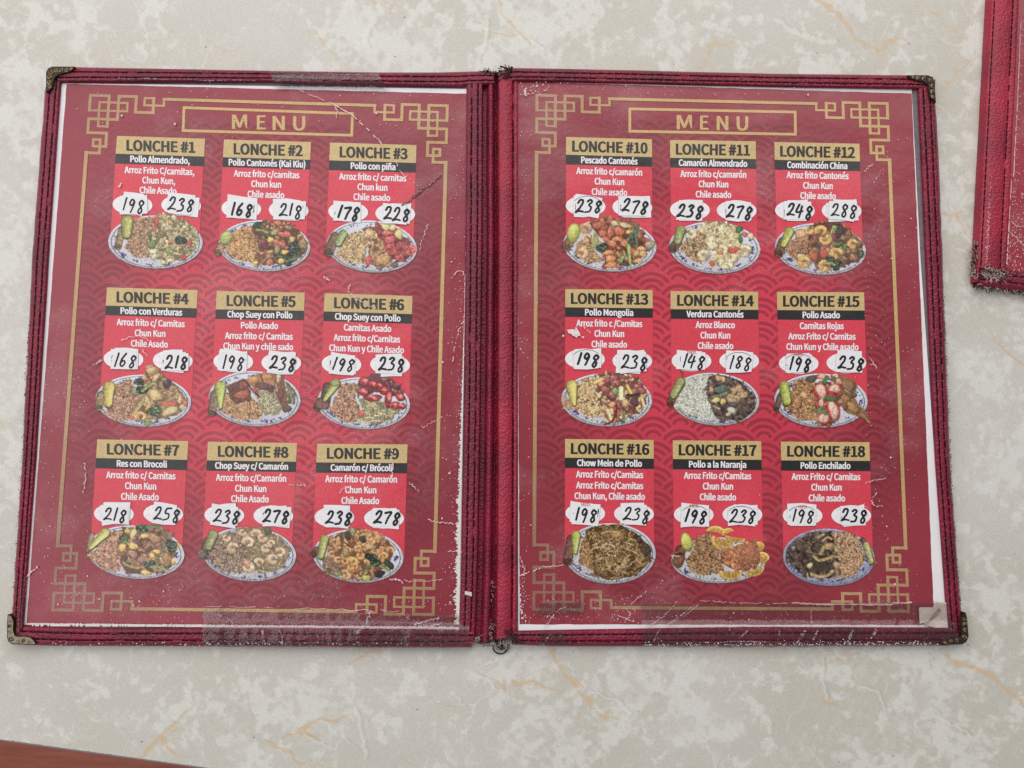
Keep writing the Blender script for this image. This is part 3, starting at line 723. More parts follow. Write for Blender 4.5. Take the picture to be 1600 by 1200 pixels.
    def orange(s, x, y, rx, ry, a0, a1, rot=0):
        w = s.win(x - rx - 2, y - rx - 2, x + rx + 2, y + rx + 2); X, Y = s.X[w] - x, s.Y[w] - y; c, sn = math.cos(rot), math.sin(rot)
        u, v = (X * c + Y * sn) / rx, (-X * sn + Y * c) / ry; r_ = np.hypot(u, v); th = np.arctan2(v, u) % (2 * math.pi)
        m = (r_ < 1) & (((th - a0) % (2 * math.pi)) < (a1 - a0))
        seg_ = np.abs(((th / (math.pi / 4)) % 1) - .5)
        col = np.where((r_ > .88)[..., None], (214, 160, 62), np.where((r_ > .76)[..., None], (236, 206, 130), np.where((seg_ > .44)[..., None], (226, 188, 110), (196, 150, 72))))
        s.put(w, m.astype(float), col * (1 - .18 * v[..., None]))
    def plate(s, cx=78, cy=46, rx=70, ry=39.5, rot=.02, col=(226, 226, 236)):
        X, Y = s.X - cx, s.Y - cy; c, sn = math.cos(rot), math.sin(rot); u = (X * c + Y * sn) / rx; v = (-X * sn + Y * c) / ry; r_ = np.hypot(u, v)
        C = np.array(col, float); shade = (.94 - .07 * v + .03 * u)[..., None]
        img = np.ones(s.rgb.shape) * C * shade
        img = np.where((r_ > .955)[..., None], C * .80 * (1 - .25 * np.clip(v, -1, 1))[..., None] + 14, img)
        img = np.where(((r_ > .915) & (r_ < .935))[..., None], np.array([82, 92, 128.0]), img)
        s.put((slice(None), slice(None)), 1 - sstep(.985, 1.015, r_), np.clip(img, 0, 255))
        s.put((slice(None), slice(None)), (sstep(1.0, 1.015, r_) - sstep(1.02, 1.05, r_)) * (v > -.1) * .0, np.zeros(3))
        for g0 in np.arange(0, 6.28, .42):
            big = int(g0 / .42) % 3 == 0
            for _ in range(13 if big else 5):
                a = g0 + s.r.normal(0, .085 if big else .06); d = .83 + s.r.normal(0, .028)
                ux, vy = math.cos(a) * d * rx, math.sin(a) * d * ry
                s.blob(cx + ux * c - vy * sn, cy + ux * sn + vy * c, s.r.uniform(.9, 2.0), s.r.uniform(.6, 1.1), (58, 62, 132) if big else (72, 76, 128), rot=s.r.uniform(0, 3), rim=.0, shade=.1, irr=.25)
    def chili(s, x0, y0, x1, y1, w0, w1, col): s.caps(x0 + .8, y0 + 1.5, x1 + .8, y1 + 1.5, w0 * 1.04, (70, 62, 44), w1 * 1.04, rim=0); s.caps(x0, y0, x1, y1, w0, col, w1, shade=.55, rim=.28, spec=.5)
    def roll(s, x0, y0, x1, y1, wd, col=(134, 104, 86)):
        s.caps(x0, y0, x1, y1, wd, col, shade=.6, rim=.5)
        for _ in range(10):
            t = s.r.random(); s.blob(x0 + (x1 - x0) * t + s.r.normal(0, wd * .2), y0 + (y1 - y0) * t, wd * .2, wd * .12, np.array(col) * s.r.uniform(.75, 1.2), rim=.1, amp=.6, soft=.4)
        s.blob(x1, y1, wd * .42, wd * .3, np.array(col) * .62, rim=.2)
    def build(s, parent, label):
        g_ = s.rgb * s.a[..., None]; n_ = s.a.copy(); acc, wn = g_ * 2, n_ * 2
        for ax in (0, 1):
            for sh in (1, -1): acc = acc + np.roll(g_, sh, ax) * .8; wn = wn + np.roll(n_, sh, ax) * .8
        s.rgb = acc / np.maximum(wn, 1e-6)[..., None]
        keep = s.a > .5; px = s.ox + np.arange(s.W) / s.S; py = s.oy + np.arange(s.H) / s.S
        gx, gy = np.meshgrid(px, py); V = P(gx, gy, Z['dish']).reshape(-1, 3)
        idx = np.arange(s.W * s.H).reshape(s.H, s.W); q = np.stack([idx[:-1, :-1], idx[1:, :-1], idx[1:, 1:], idx[:-1, 1:]], -1).reshape(-1, 4)
        q = q[keep.ravel()[q].all(1)]; used = np.unique(q); mp = np.zeros(len(V), int); mp[used] = np.arange(len(used))
        c = s.rgb.reshape(-1, 3)[used]; gr = fractal((s.H, s.W), 2.6, 77, 3).reshape(-1)[used][:, None]; lum = (c @ np.array([.3, .59, .11]))[:, None]; wt = 1 - sstep(190, 215, lum); c = (lum + (c - lum) * .84) * (1 + (.62 * gr - .33) * wt); c = np.clip(c * .93 + np.array([15, 10, 7.0]) * wt + 9 * (1 - wt), 4, 250)
        add('dish_photo', V[used], mp[q], M['dish'], parent, col=alb(c, 1.0, .03), label=label)

# ---- the eighteen dishes
def dish1(d):
    d.plate(78, 45.5, 70, 39.5); d.rice([(46,10),(78,8),(80,25),(68,35),(67,55),(72,69),(47,66),(33,54),(40,38)], (172,136,106))
    d.chunks([(79,3),(95,4),(125,14),(142,32),(138,55),(125,68),(95,76),(80,70),(68,58),(70,40),(79,28)], [(190,174,128),(176,160,114),(202,188,146),(160,150,112)], 120, 5, .5, .2)
    d.blob(73,49,6,7,(112,130,82)); d.blob(70,36,3,7,(90,108,84)); d.broc(115,43,8,(66,84,78)); d.blob(97,58,3,7,(126,152,84)); d.blob(75,59,6,4,(208,206,164)); d.blob(76,67,4,5,(196,194,150))
    d.blob(80,14,3,8,(194,84,80)); d.blob(78,27,2,5,(190,90,84)); d.blob(100,47,3,3,(186,84,66)); d.blob(128,47,4,3,(204,70,76)); d.blob(119,68,5,4,(192,76,72)); d.blob(90,75,5,3,(206,192,130)); d.blob(100,72,6,2.5,(222,206,140))
    d.roll(29,27,23,52,11,(150,128,98)); d.chili(36,14,35,33,18,14,(164,172,92))
def dish2(d):
    d.plate(78, 51, 68, 38, .05); d.roll(14,52,10,60,12,(172,138,104)); d.rice([(34,31),(45,24),(60,22),(70,38),(65,48),(74,62),(60,75),(36,70),(20,60),(25,48)], (198,148,100))
    d.chunks([(60,24),(80,13),(108,14),(130,28),(141,45),(138,62),(120,76),(80,80),(62,74),(68,60),(66,40)], [(152,90,78),(122,74,72),(176,156,98),(166,96,74),(140,120,84)], 70, 5.5)
    for x,y in ((98,17),(105,34),(112,34),(96,45),(104,48),(86,75)): d.blob(x,y,6,4.5,(200,104,84),spec=.5)
    d.broc(68,22,7); d.broc(83,35,6); d.stroke([(67,27),(75,28),(83,31)],4,(154,172,104)); d.broc(122,56,12,(72,94,84)); d.broc(99,63,8,(72,92,76)); d.broc(112,72,9,(64,82,76)); d.stroke([(110,74),(122,70),(134,67)],3,(120,140,104))
    d.blob(77,46,5,4,(142,62,80),spec=.4); d.blob(80,52,7,4,(104,56,70)); d.blob(87,42,4.5,5,(220,186,88)); d.blob(108,60,5,4,(224,184,92)); d.blob(103,73,4.5,5,(222,186,92)); d.blob(65,76,4,3,(222,190,80))
    d.blob(93,31,5,5,(166,160,110)); d.blob(135,48,6,9,(150,130,88)); d.blob(97,56,4,7,(160,138,98),.5); d.blob(119,41,5,4,(196,178,116)); d.stroke([(70,80),(78,72),(86,65)],3,(176,140,96)); d.stroke([(67,50),(69,58),(74,62)],4,(196,160,110))
    d.blob(22,39,9,12,(162,168,96),rot=.6,irr=.05,shade=.6,spec=.3)
def dish3(d):
    d.plate(76, 52, 67, 38.5, .08); d.rice([(40,34),(58,28),(72,45),(67,60),(68,76),(46,76),(23,66),(33,50)], (194,164,120))
    d.chunks([(62,26),(80,22),(92,44),(106,60),(101,82),(86,85),(70,70),(72,46)], [(190,142,106),(172,122,96),(202,166,122)], 30, 7.5)
    d.chunks([(82,17),(90,20),(110,30),(128,42),(140,58),(126,73),(106,70),(96,46),(84,34)], [(184,78,84),(162,72,76),(204,94,94),(128,66,70)], 50, 6, .7, .6)
    d.blob(72,33,9,6,(206,172,126),irr=.2); d.blob(93,72,10,8,(196,152,108),irr=.2); d.blob(97,23,6,6.5,(212,198,136)); d.blob(107,24,5,5,(216,202,140)); d.blob(116,34,7,7,(208,192,122)); d.blob(103,42,8,7,(206,92,96),spec=.7); d.blob(99,32,8,4,(214,108,88),spec=.5)
    d.blob(71,73,4.5,8,(204,84,88),spec=.4); d.blob(110,79,6,4,(98,92,96)); d.roll(22,38,13,60,15,(134,106,88)); d.chili(34,33,27,46,12,11,(152,170,112))
def dish4(d):
    d.plate(79, 53, 71, 38.5, .05); d.roll(17,45,13,62,13,(152,130,100)); d.rice([(38,29),(60,20),(68,40),(80,48),(66,65),(63,78),(42,83),(23,70),(38,50)], (176,136,110))
    d.chunks([(76,17),(86,2),(98,3),(110,15),(130,32),(140,48),(130,73),(101,80),(76,82),(64,72),(80,50)], [(192,162,118),(176,146,104),(168,134,98),(150,126,92)], 55, 7)
    d.blob(91,8,7,6,(206,170,116),irr=.2,spec=.3); d.broc(73,25,7,(66,74,72)); d.broc(77,37,8,(66,78,74)); d.stroke([(78,38),(84,33),(93,27)],4.5,(146,184,104)); d.stroke([(80,27),(86,23),(93,20)],3,(198,96,74))
    d.blob(66,39,4,6,(130,146,108)); d.blob(114,28,6,7,(70,62,78),spec=.4); d.blob(97,45,11,8,(208,178,122)); d.blob(118,57,13,4,(204,102,92)); d.blob(141,57,4,4,(210,104,98)); d.stroke([(80,48),(74,58),(64,72)],7,(202,172,120)); d.blob(86,62,4,6,(200,164,98),rot=.4)
    d.shrimp(75,76,9.5,(220,172,112)); d.broc(94,68,9,(98,122,92)); d.blob(86,86,6,4,(124,148,96)); d.blob(118,68,12,7,(204,182,132),rot=-.3); d.blob(136,62,5,4,(206,176,116)); d.blob(62,78,4,3,(204,104,90))
    d.chili(28.5,32,27,56,18,13,(204,184,96))
def dish5(d):
    d.plate(78, 50, 68, 41, .06); d.roll(19,44,15,70,13,(140,114,96)); d.rice([(36,40),(60,50),(76,50),(91,65),(86,79),(56,81),(30,69)], (188,146,108))
    d.strands([(78,42),(95,36),(112,44),(121,60),(112,75),(93,75)], (210,200,160), 110, 9, 1.5, .75); d.strands([(124,24),(138,38),(137,58),(127,58)], (176,176,140), 40, 8, 1.3)
    d.fill([(36,30),(62,20),(72,40),(73,52),(50,57),(40,45)], (112,78,70)); d.blob(60,44,12,7,(172,92,76),spec=.4); d.blob(62,30,9,6,(142,84,78)); d.stroke([(65,22),(72,34),(84,46)],2.5,(70,52,50))
    d.fill([(64,21),(85,12),(106,10),(109,28),(92,30),(80,40),(71,30)], (184,128,90)); d.blob(76,22,8,6,(196,140,98)); d.blob(97,17,8,5,(190,128,88)); d.stroke([(87,13),(89,24)],2,(100,70,50)); d.blob(92,32,14,6,(110,76,74)); d.blob(80,37,6,4,(158,88,76)); d.blob(102,37,5,4,(102,68,68))
    d.fill([(107,10),(119,10),(124,35),(127,60),(133,66),(122,71),(114,52),(108,40)], (134,88,74)); d.blob(113,18,4,9,(204,176,138)); d.blob(116,45,4,10,(120,76,70),rot=-.1); d.blob(126,65,6,5,(96,82,76)); d.stroke([(109,28),(111,38)],2,(210,180,140))
    d.chili(27,32,27,62,17,6,(178,190,96))
def dish6(d):
    d.plate(78, 52, 69, 38.5, .05); d.roll(25,28,22,50,15,(112,90,82)); d.roll(14,50,10,58,13,(118,92,84)); d.blob(19,55,9,7,(128,90,88))
    d.rice([(45,25),(66,22),(66,45),(73,62),(68,79),(50,80),(27,62),(38,42)], (176,134,108)); d.strands([(62,22),(68,22),(73,44),(112,48),(133,60),(120,76),(96,83),(70,79),(76,60)], (212,200,152), 190, 10, 1.6, .62)
    d.fill([(70,20),(90,8),(112,10),(130,25),(139,40),(120,42),(96,36),(74,42)], (116,70,78)); d.stroke([(90,8),(98,14),(101,22)],2.5,(150,76,86)); d.chunks([(104,14),(128,22),(138,38),(120,36)], [(130,72,84),(164,104,104),(104,62,74)], 18, 5)
    for x,y,a,b,t in ((80,20,8,8,0),(92,24,7,6,.3),(102,26,5,5,0),(78,35,8,7,0),(92,44,13,5,.1),(108,33,7,6,-.4),(115,45,6,12,.2),(124,55,9,5.5,-.2),(132,43,7,6,.4),(134,56,6,5,.3)):
        d.blob(x,y,a,b,(192,62,74),rot=t,rim=.5,spec=.2); d.blob(x+.8,y-.8,a*.5,b*.38,(216,134,122),rot=t+.3,rim=.05,soft=.5,irr=.3); d.blob(x-a*.4,y+b*.3,a*.4,b*.3,(150,44,58),rot=t,rim=.1,soft=.4,irr=.3)
    d.blob(75,67,4,5,(206,96,88)); d.stroke([(70,76),(82,80),(92,77)],2.5,(220,208,164)); d.stroke([(54,33),(60,42),(67,49)],1.6,(214,190,160)); d.chili(37,22,21,47,14,5,(184,190,104)); d.blob(36,22,7,6,(140,158,106),irr=.08,amp=.8)
def dish7(d):
    d.plate(82, 45, 72, 39.5, .08); d.roll(17,20,13,45,9,(164,134,104)); d.rice([(45,15),(64,12),(58,35),(63,60),(58,72),(36,70),(10,50),(25,40)], (188,142,116))
    d.chunks([(62,9),(100,6),(130,15),(140,40),(135,65),(111,75),(68,77),(60,58),(60,30)], [(166,126,98),(150,110,92),(180,146,110),(140,104,88)], 60, 8, .75, .3)
    d.blob(52,25,8,3.5,(198,154,122),rot=-.8); d.blob(84,31,7,6,(120,84,86)); d.blob(102,41,3,7,(112,78,86),rot=.5); d.blob(110,25,9,8,(172,136,106),irr=.2); d.blob(78,48,7,7,(172,132,112)); d.blob(90,56,7,5,(160,126,110)); d.blob(128,56,8,10,(158,126,92),irr=.2)
    for x,y,a,b in ((62,38,5,7),(78,36,6.5,6),(95,21,7,3.5),(113,44,6,3.5),(97,75,8,4),(143,35,3.5,5),(106,50,4,5),(137,58,3,5)): d.blob(x,y,a,b,(228,188,106),irr=.14,spec=.35)
    d.blob(78,18,5,8,(214,198,132),rot=.4); d.blob(70,14,5,4,(200,180,104)); d.broc(92,10,8,(78,108,80)); d.stroke([(98,7),(108,7),(120,9)],5,(108,150,100)); d.broc(64,25,6,(84,110,84)); d.stroke([(66,29),(72,33)],4,(150,170,116)); d.broc(135,36,9,(82,104,88)); d.stroke([(126,20),(122,40),(110,64)],2.5,(112,140,104)); d.broc(103,63,7,(86,112,94)); d.stroke([(105,66),(114,66),(124,70)],4,(146,180,116)); d.stroke([(64,60),(74,66),(86,68)],4,(176,160,112))
    d.chili(37,16,16,38,14,6,(202,200,110))
def dish8(d):
    d.plate(80, 48, 69, 40, .06, (216,220,230)); d.roll(19,30,14,48,16,(120,106,92)); d.blob(10,48,7,7,(112,98,90)); d.rice([(35,20),(60,14),(72,35),(82,60),(70,76),(40,74),(18,52)], (156,132,114))
    d.strands([(60,10),(95,6),(125,22),(141,40),(130,69),(100,77),(80,70),(70,35)], (194,172,132), 190, 10, 1.5, .7)
    for x,y,r,t in ((46,24,7,0),(56,38,10,1.6),(78,30,10,3.4),(70,16,7,.4),(90,18,9,3),(99,24,8,.3),(78,67,10,5),(94,60,9,2),(115,55,10,1.4),(104,39,8,1),(125,45,9,4),(112,32,7,2)): d.shrimp(x,y,r,(224,190,150),t)
    d.blob(76,60,5,4,(222,150,124)); d.blob(107,14,6,6,(82,98,80)); d.stroke([(84,58),(90,66),(98,72)],3,(112,128,92)); d.stroke([(84,78),(92,72),(108,75)],1.6,(206,200,160)); d.chili(26,19,19,36,15,12,(150,156,104))
def dish9(d):
    d.plate(75, 46, 67, 39.5, .07); d.roll(14,38,10,43,12,(122,90,80)); d.rice([(22,50),(44,42),(56,60),(46,73),(26,74)], (140,116,96)); d.stroke([(25,6),(26,16)],1.6,(110,120,76))
    d.chunks([(30,22),(48,12),(70,6),(84,6),(110,15),(128,35),(122,55),(96,80),(56,80),(50,58),(32,46)], [(206,154,104),(184,132,92),(164,112,84)], 60, 6)
    for _ in range(1):
        for x,y in d.pick([(34,22),(70,8),(106,18),(126,36),(118,50),(86,44),(60,60),(36,46)], 24) + d.pick([(56,62),(92,54),(100,66),(76,80),(54,78)], 9): d.shrimp(x,y,d.r.uniform(5,7.5),(226,166,108))
    d.blob(59,16,4,7,(62,76,70)); d.blob(67,10,3.5,7,(156,162,112)); d.blob(82,21,5,5,(54,68,60)); d.blob(57,41,6,7,(160,136,92)); d.blob(92,32,8,5,(196,162,108)); d.broc(94,48,8,(58,76,58)); d.broc(100,55,7,(52,70,56)); d.blob(120,58,9,5,(58,72,62),rot=.7); d.blob(106,72,9,5,(58,52,58)); d.stroke([(79,76),(88,64),(105,56)],3,(84,124,88)); d.stroke([(108,60),(115,64),(121,69)],4,(150,176,104)); d.blob(87,78,6,5,(186,184,102)); d.blob(45,72,6,3.5,(140,146,96)); d.shrimp(68,54,8,(238,178,104)); d.shrimp(58,75,6.5,(224,172,116)); d.blob(111,50,3,6,(196,146,96)); d.shrimp(92,19,6.5,(226,164,108))
    d.chili(25,21,20,46,13,9,(170,180,98))
def dish10(d):
    d.plate(78, 46, 69, 38.5, .06); d.roll(20,38,14,48,14,(156,116,96)); d.rice([(30,42),(50,30),(56,55),(70,68),(45,72),(28,56)], (176,140,100))
    d.chunks([(48,12),(70,4),(108,6),(124,25),(138,46),(128,62),(106,74),(72,80),(68,56),(74,40),(56,26)], [(168,90,74),(192,112,84),(152,80,76),(140,120,92)], 44, 7.5)
    for x,y,a,b,t in ((60,16,6,7,.8),(68,28,6,7,-.4),(79,27,6,8,-.2),(92,25,8,8,0),(73,38,5,6,-.3)): d.blob(x,y,a,b,(192,104,84),rot=t,spec=.4,irr=.15)
    for x,y,a,b,t in ((100,42,8,5,.1),(82,43,6,6,.5),(76,56,9,4,0),(79,65,9,5,0),(80,74,9,5,0),(90,36,8,3,.2)): d.blob(x,y,a,b,(212,138,92),rot=t,spec=.35,irr=.15)
    d.blob(85,13,6,4,(196,188,140),rot=.6); d.blob(101,16,9,4,(194,184,132),rot=.3); d.blob(107,26,7,3,(222,176,90)); d.shrimp(43,20,10,(216,170,124),2); d.shrimp(44,34,8,(230,188,150)); d.shrimp(37,57,10,(226,178,132),4.4)
    d.fill([(54,25),(60,30),(67,42),(59,52),(52,52)], (174,168,112)); d.broc(66,49,8,(76,98,86)); d.blob(110,32,5,5,(78,104,88)); d.stroke([(114,12),(118,22),(122,28)],5,(120,132,104)); d.stroke([(116,28),(117,40),(117,48)],4,(100,134,108)); d.blob(110,42,6,4,(70,88,76)); d.stroke([(93,72),(93,62),(89,56)],4,(158,180,100)); d.stroke([(94,72),(97,62)],3,(166,176,112)); d.caps(105,46,108,76,6,(160,184,100),4); d.stroke([(98,54),(102,66)],4,(170,164,116)); d.blob(100,73,7,3,(88,74,86))
    for x,y,a,b in ((117,57,5,4.5),(127,58,6,5),(125,50,7,3.5),(120,68,6,4)): d.blob(x,y,a,b,(208,164,112))
    d.blob(137,45,7,7,(164,154,124)); d.blob(24.5,27,9.5,16,(178,182,86),rot=.32,irr=.05,shade=.6,spec=.5)
def dish11(d):
    d.plate(77, 49, 67.5, 38.5, .06); d.roll(22,42,16,50,14,(136,104,92)); d.rice([(35,36),(55,22),(72,42),(62,55),(57,72),(42,66),(27,52)], (172,142,106))
    d.chunks([(52,20),(66,11),(86,8),(108,18),(118,40),(114,58),(110,70),(98,80),(80,74),(72,52),(62,32)], [(222,206,156),(210,190,140),(230,216,172),(196,176,128)], 75, 7, .6, .25, .7)
    for x,y,r,t in ((42,29,9,5),(61,60,10,1.8),(100,63,10,5.5),(122,53,11,1.5),(88,52,9,4.5),(68,22,7,1)): d.shrimp(x,y,r,(226,206,162),t)
    d.blob(113,22,6,5,(70,122,74)); d.blob(115,36,3,7,(64,120,74)); d.blob(103,53,8,4,(212,92,70)); d.blob(110,51,4,3,(206,84,70)); d.blob(73,72,5,4,(212,98,66)); d.blob(85,56,4,3,(214,130,96)); d.blob(121,30,4,4,(200,100,92)); d.blob(130,32,5,5,(214,194,156)); d.blob(46,45,4,3,(90,106,86)); d.blob(92,77,8,3.5,(216,202,152)); d.chili(26,23,22,38,15,12,(152,160,100))
def dish12(d):
    d.plate(77, 51, 67.5, 38, .08); d.roll(22,40,16,57,14,(134,98,80)); d.rice([(35,38),(55,28),(72,48),(62,65),(46,72),(26,56)], (168,124,94))
    d.chunks([(60,18),(70,12),(92,9),(110,12),(125,28),(141,45),(132,68),(106,77),(74,78),(58,58),(60,32)], [(154,100,80),(132,84,74),(170,126,86),(120,92,72)], 64, 7)
    d.fill([(66,14),(90,9),(108,11),(106,22),(80,18)], (112,70,68)); d.blob(105,24,8,9,(84,62,74)); d.blob(96,34,5,5,(136,76,84)); d.blob(50,28,12,6,(206,162,116),rot=-.5,irr=.2); d.blob(82,58,7,6,(190,84,70)); d.blob(68,62,6,6,(188,92,76)); d.blob(84,46,6,4,(188,90,84)); d.blob(76,46,3,5,(72,80,72)); d.blob(48,62,5,5,(208,190,146))
    for x,y,r,t in ((78,24,10,3),(84,37,10,5.5),(101,57,11,2),(125,43,9,1.5),(54,70,11,1.5),(84,75,11,1.5),(60,24,7,0)): d.shrimp(x,y,r,(230,178,104),t)
    d.broc(98,21,5,(126,158,90)); d.stroke([(94,24),(91,32),(87,40)],3,(182,184,112)); d.broc(106,44,7,(96,118,76)); d.broc(114,49,5,(96,120,76)); d.broc(91,66,6,(64,78,68)); d.broc(101,74,8,(74,96,74)); d.stroke([(84,72),(92,71),(98,74)],3,(176,180,120)); d.broc(136,58,6,(88,92,76)); d.chili(31,25,23,44,14,9,(178,184,86))
def dish13(d):
    d.plate(78, 47, 67, 39.5, .03); d.fill([(14,40),(24,46),(29,60),(12,61)], (184,152,116)); d.rice([(40,18),(58,13),(66,35),(70,48),(76,71),(50,72),(32,58),(34,34)], (204,172,126))
    d.chunks([(60,10),(80,6),(100,8),(125,16),(138,38),(126,66),(101,78),(80,76),(68,50)], [(150,92,90),(168,108,90),(120,80,80),(214,190,134),(196,164,118)], 64, 6.5, .7, .5)
    for x,y in ((77,17),(88,15),(92,22),(124,28),(130,33),(76,31),(86,40)): d.blob(x,y,6.5,5.5,(164,92,92),spec=.6,irr=.2)
    d.caps(99,30,98.5,44,8,(230,226,172)); d.caps(60,21,70,16,7,(222,192,128)); d.blob(70,23,5,3.5,(232,158,108)); d.blob(90,34,5,5,(134,162,104)); d.caps(108,26,114,38,5,(220,192,112)); d.stroke([(72,46),(78,49),(81,48)],3.5,(230,210,150)); d.caps(79,62,84,75,6,(224,202,142)); d.caps(76,74,80,80,4,(206,196,136)); d.blob(86,54,5,5,(234,158,110)); d.blob(67,41,4,3,(222,198,150)); d.stroke([(108,40),(116,40),(126,39)],3.5,(84,64,72)); d.blob(119,50,6,7,(100,72,84)); d.blob(105,52,5,6,(206,170,128)); d.caps(103,68,103,79,4,(96,148,96)); d.stroke([(93,58),(91,70),(84,80),(75,83)],3,(140,52,58)); d.caps(129,44,133,56,5,(224,196,130)); d.blob(34,60,3,3,(200,100,70))
    d.chili(26,26,30,53,18,6,(210,194,108))
def dish14(d):
    d.plate(77, 46, 66, 39, .08, (222,224,226)); d.roll(16,40,12,52,12,(132,92,82)); d.rice([(30,18),(64,9),(80,11),(66,30),(71,48),(73,73),(42,71),(17,56),(25,40)], (206,210,192), 760, .5)
    d.chunks([(68,14),(78,11),(92,12),(115,20),(136,40),(136,60),(116,77),(80,75),(72,56),(65,34)], [(116,100,92),(98,86,84),(110,98,94),(90,80,78)], 80, 6, .6, .2)
    for x,y in ((106,33),(115,36),(100,42),(110,45),(102,48),(112,30),(120,40),(84,15)): d.blob(x,y,6,5,(186,158,116),irr=.2)
    d.blob(90,17,4,4,(190,170,116)); d.blob(97,19,6,5,(92,86,88)); d.blob(86,31,9,7,(92,114,106),irr=.2); d.stroke([(73,42),(84,40),(94,36)],4,(126,152,122)); d.blob(72,32,4,5,(180,140,110)); d.blob(79,47,7,4,(218,192,118)); d.blob(89,49,4,5,(212,186,122)); d.blob(102,62,8,4,(198,192,172),rot=.4); d.blob(97,68,4,3,(184,178,160)); d.blob(104,53,6,4,(98,98,100)); d.stroke([(76,56),(84,60)],3,(190,180,150)); d.stroke([(80,71),(92,74),(104,77)],1.6,(140,128,110))
    d.stroke([(26,4),(30,9),(29,16)],2.2,(96,88,66)); d.chili(26,20,16,39,14,12,(154,162,100))
def dish15(d):
    d.plate(78, 48, 69, 40, .04); d.roll(18,42,12,60,9,(104,86,82)); d.rice([(38,20),(58,14),(70,25),(78,48),(72,60),(75,77),(46,76),(22,56),(34,36)], (174,132,92))
    d.blob(64,16,9,5,(82,88,78)); d.fill([(100,14),(112,12),(122,15),(131,25),(128,42),(136,58),(144,64),(152,82),(147,80),(138,72),(118,67),(106,56),(103,38)], (150,112,82)); d.blob(118,26,10,11,(142,104,80)); d.blob(112,46,9,8,(160,116,86)); d.blob(124,58,11,7,(166,124,84),rot=.6,spec=.2); d.blob(114,57,4,5,(124,84,66)); d.caps(140,68,150,80,5,(150,116,86),4); d.stroke([(113,32),(122,38)],1.5,(196,176,146)); d.stroke([(100,40),(112,38),(124,44)],1.5,(104,76,62)); d.blob(126,40,4,4,(96,88,76))
    d.chunks([(70,22),(104,18),(108,50),(92,86),(74,82),(68,50)], [(178,108,88),(196,134,112),(164,92,78)], 26, 7)
    for x,y,a,b,t in ((78,35,10,13,-.4),(98,31,11,7.5,-.3),(78,52,5,7,.2),(96,63,9.5,16,-.15),(82,74,9.5,10,.2),(80,13,10,4,.2),(99,12,7,4,0)):
        d.blob(x,y,a,b,(196,72,68),rot=t,rim=.25,irr=.06); d.blob(x+.3,y-.6,a*.72,b*.82,(224,182,160),rot=t,rim=.05,soft=.3,irr=.14); d.stroke([(x-a*.2,y+b*.4),(x+a*.1,y-b*.4)],1.2,(204,140,122),rim=.1)
    d.blob(94,37,5,3,(196,52,58)); d.blob(92,46,9,4,(78,110,80),irr=.25); d.blob(84,19,4,6,(66,118,68),irr=.25); d.blob(96,16,4,4,(70,104,66)); d.blob(73,62,6,4,(88,124,80),irr=.3); d.blob(82,65,5,4,(90,126,82),irr=.3); d.stroke([(78,58),(74,66),(72,72)],1.2,(150,170,130)); d.blob(53,40,5,5,(214,166,124)); d.blob(62,48,4,2.5,(206,156,116),.6); d.stroke([(26,20),(29,17)],1.5,(80,84,60)); d.chili(23.5,26,27,48,15,14,(168,184,84))
def dish16(d):
    d.plate(78, 47, 68, 45, .02, (216,216,222)); d.roll(21,26,16,58,14,(120,86,74))
    d.rice([(42,20),(58,12),(60,40),(56,74),(32,60),(36,34)], (166,128,84)); d.strands([(42,14),(60,5),(90,4),(115,15),(138,38),(138,58),(116,80),(82,87),(56,79),(52,46)], (168,134,90), 420, 12, 1.5, .5)
    for _ in range(40):
        x,y = d.pick([(56,20),(110,22),(126,50),(100,72),(60,66)],1)[0]; d.stroke([(x,y),(x+d.r.normal(0,4),y+4),(x+d.r.normal(0,7),y+9)],1.2,(214,186,140))
    d.chunks([(116,20),(138,40),(138,56),(128,50)], [(96,80,66),(84,72,64)], 16, 4); d.blob(88,19,10,5,(196,154,96),amp=.6); d.blob(58,78,8,4,(98,76,60),amp=.7); d.stroke([(66,18),(76,14),(88,15)],1.8,(216,186,132)); d.stroke([(50,42),(58,38),(70,37)],1.8,(214,184,134))
    d.chili(28,20,27,45,14,6,(178,190,92))
def dish17(d):
    d.plate(78, 57, 70, 34, .0, (220,220,224)); d.roll(22,42,20,50,16,(118,82,70)); d.blob(19,58,10,9,(126,84,68)); d.rice([(44,22),(66,16),(76,34),(80,52),(86,73),(56,79),(36,72),(30,56),(42,40)], (160,124,88))
    d.chunks([(80,44),(96,40),(120,28),(138,32),(141,58),(126,70),(95,70),(82,60)], [(176,116,82),(158,100,78),(186,124,84)], 60, 7, .7, .25); d.blob(124,48,17,14,(164,106,82),irr=.08,rim=.15,amp=.65)
    d.orange(74,16,15,10,3.2,6.6,.1); d.orange(92,17,9,8,3.0,6.3,-.35); d.orange(84,26,17,15,.35,3.7,-.1); d.orange(103,23,16,8,0,3.3,.12); d.orange(137,36,9,7,4.2,7.8); d.orange(140,53,13,9,4.6,8.0); d.orange(96,73,18,13,0,3.2,-.06); d.orange(131,70,15,11,0,3.2,-.3)
    d.blob(58,55,3,2.2,(206,96,74)); d.blob(66,75,2,4,(76,104,66)); d.blob(31,30,9.5,14,(184,184,88),rot=-.25,irr=.05,shade=.55,spec=.2)
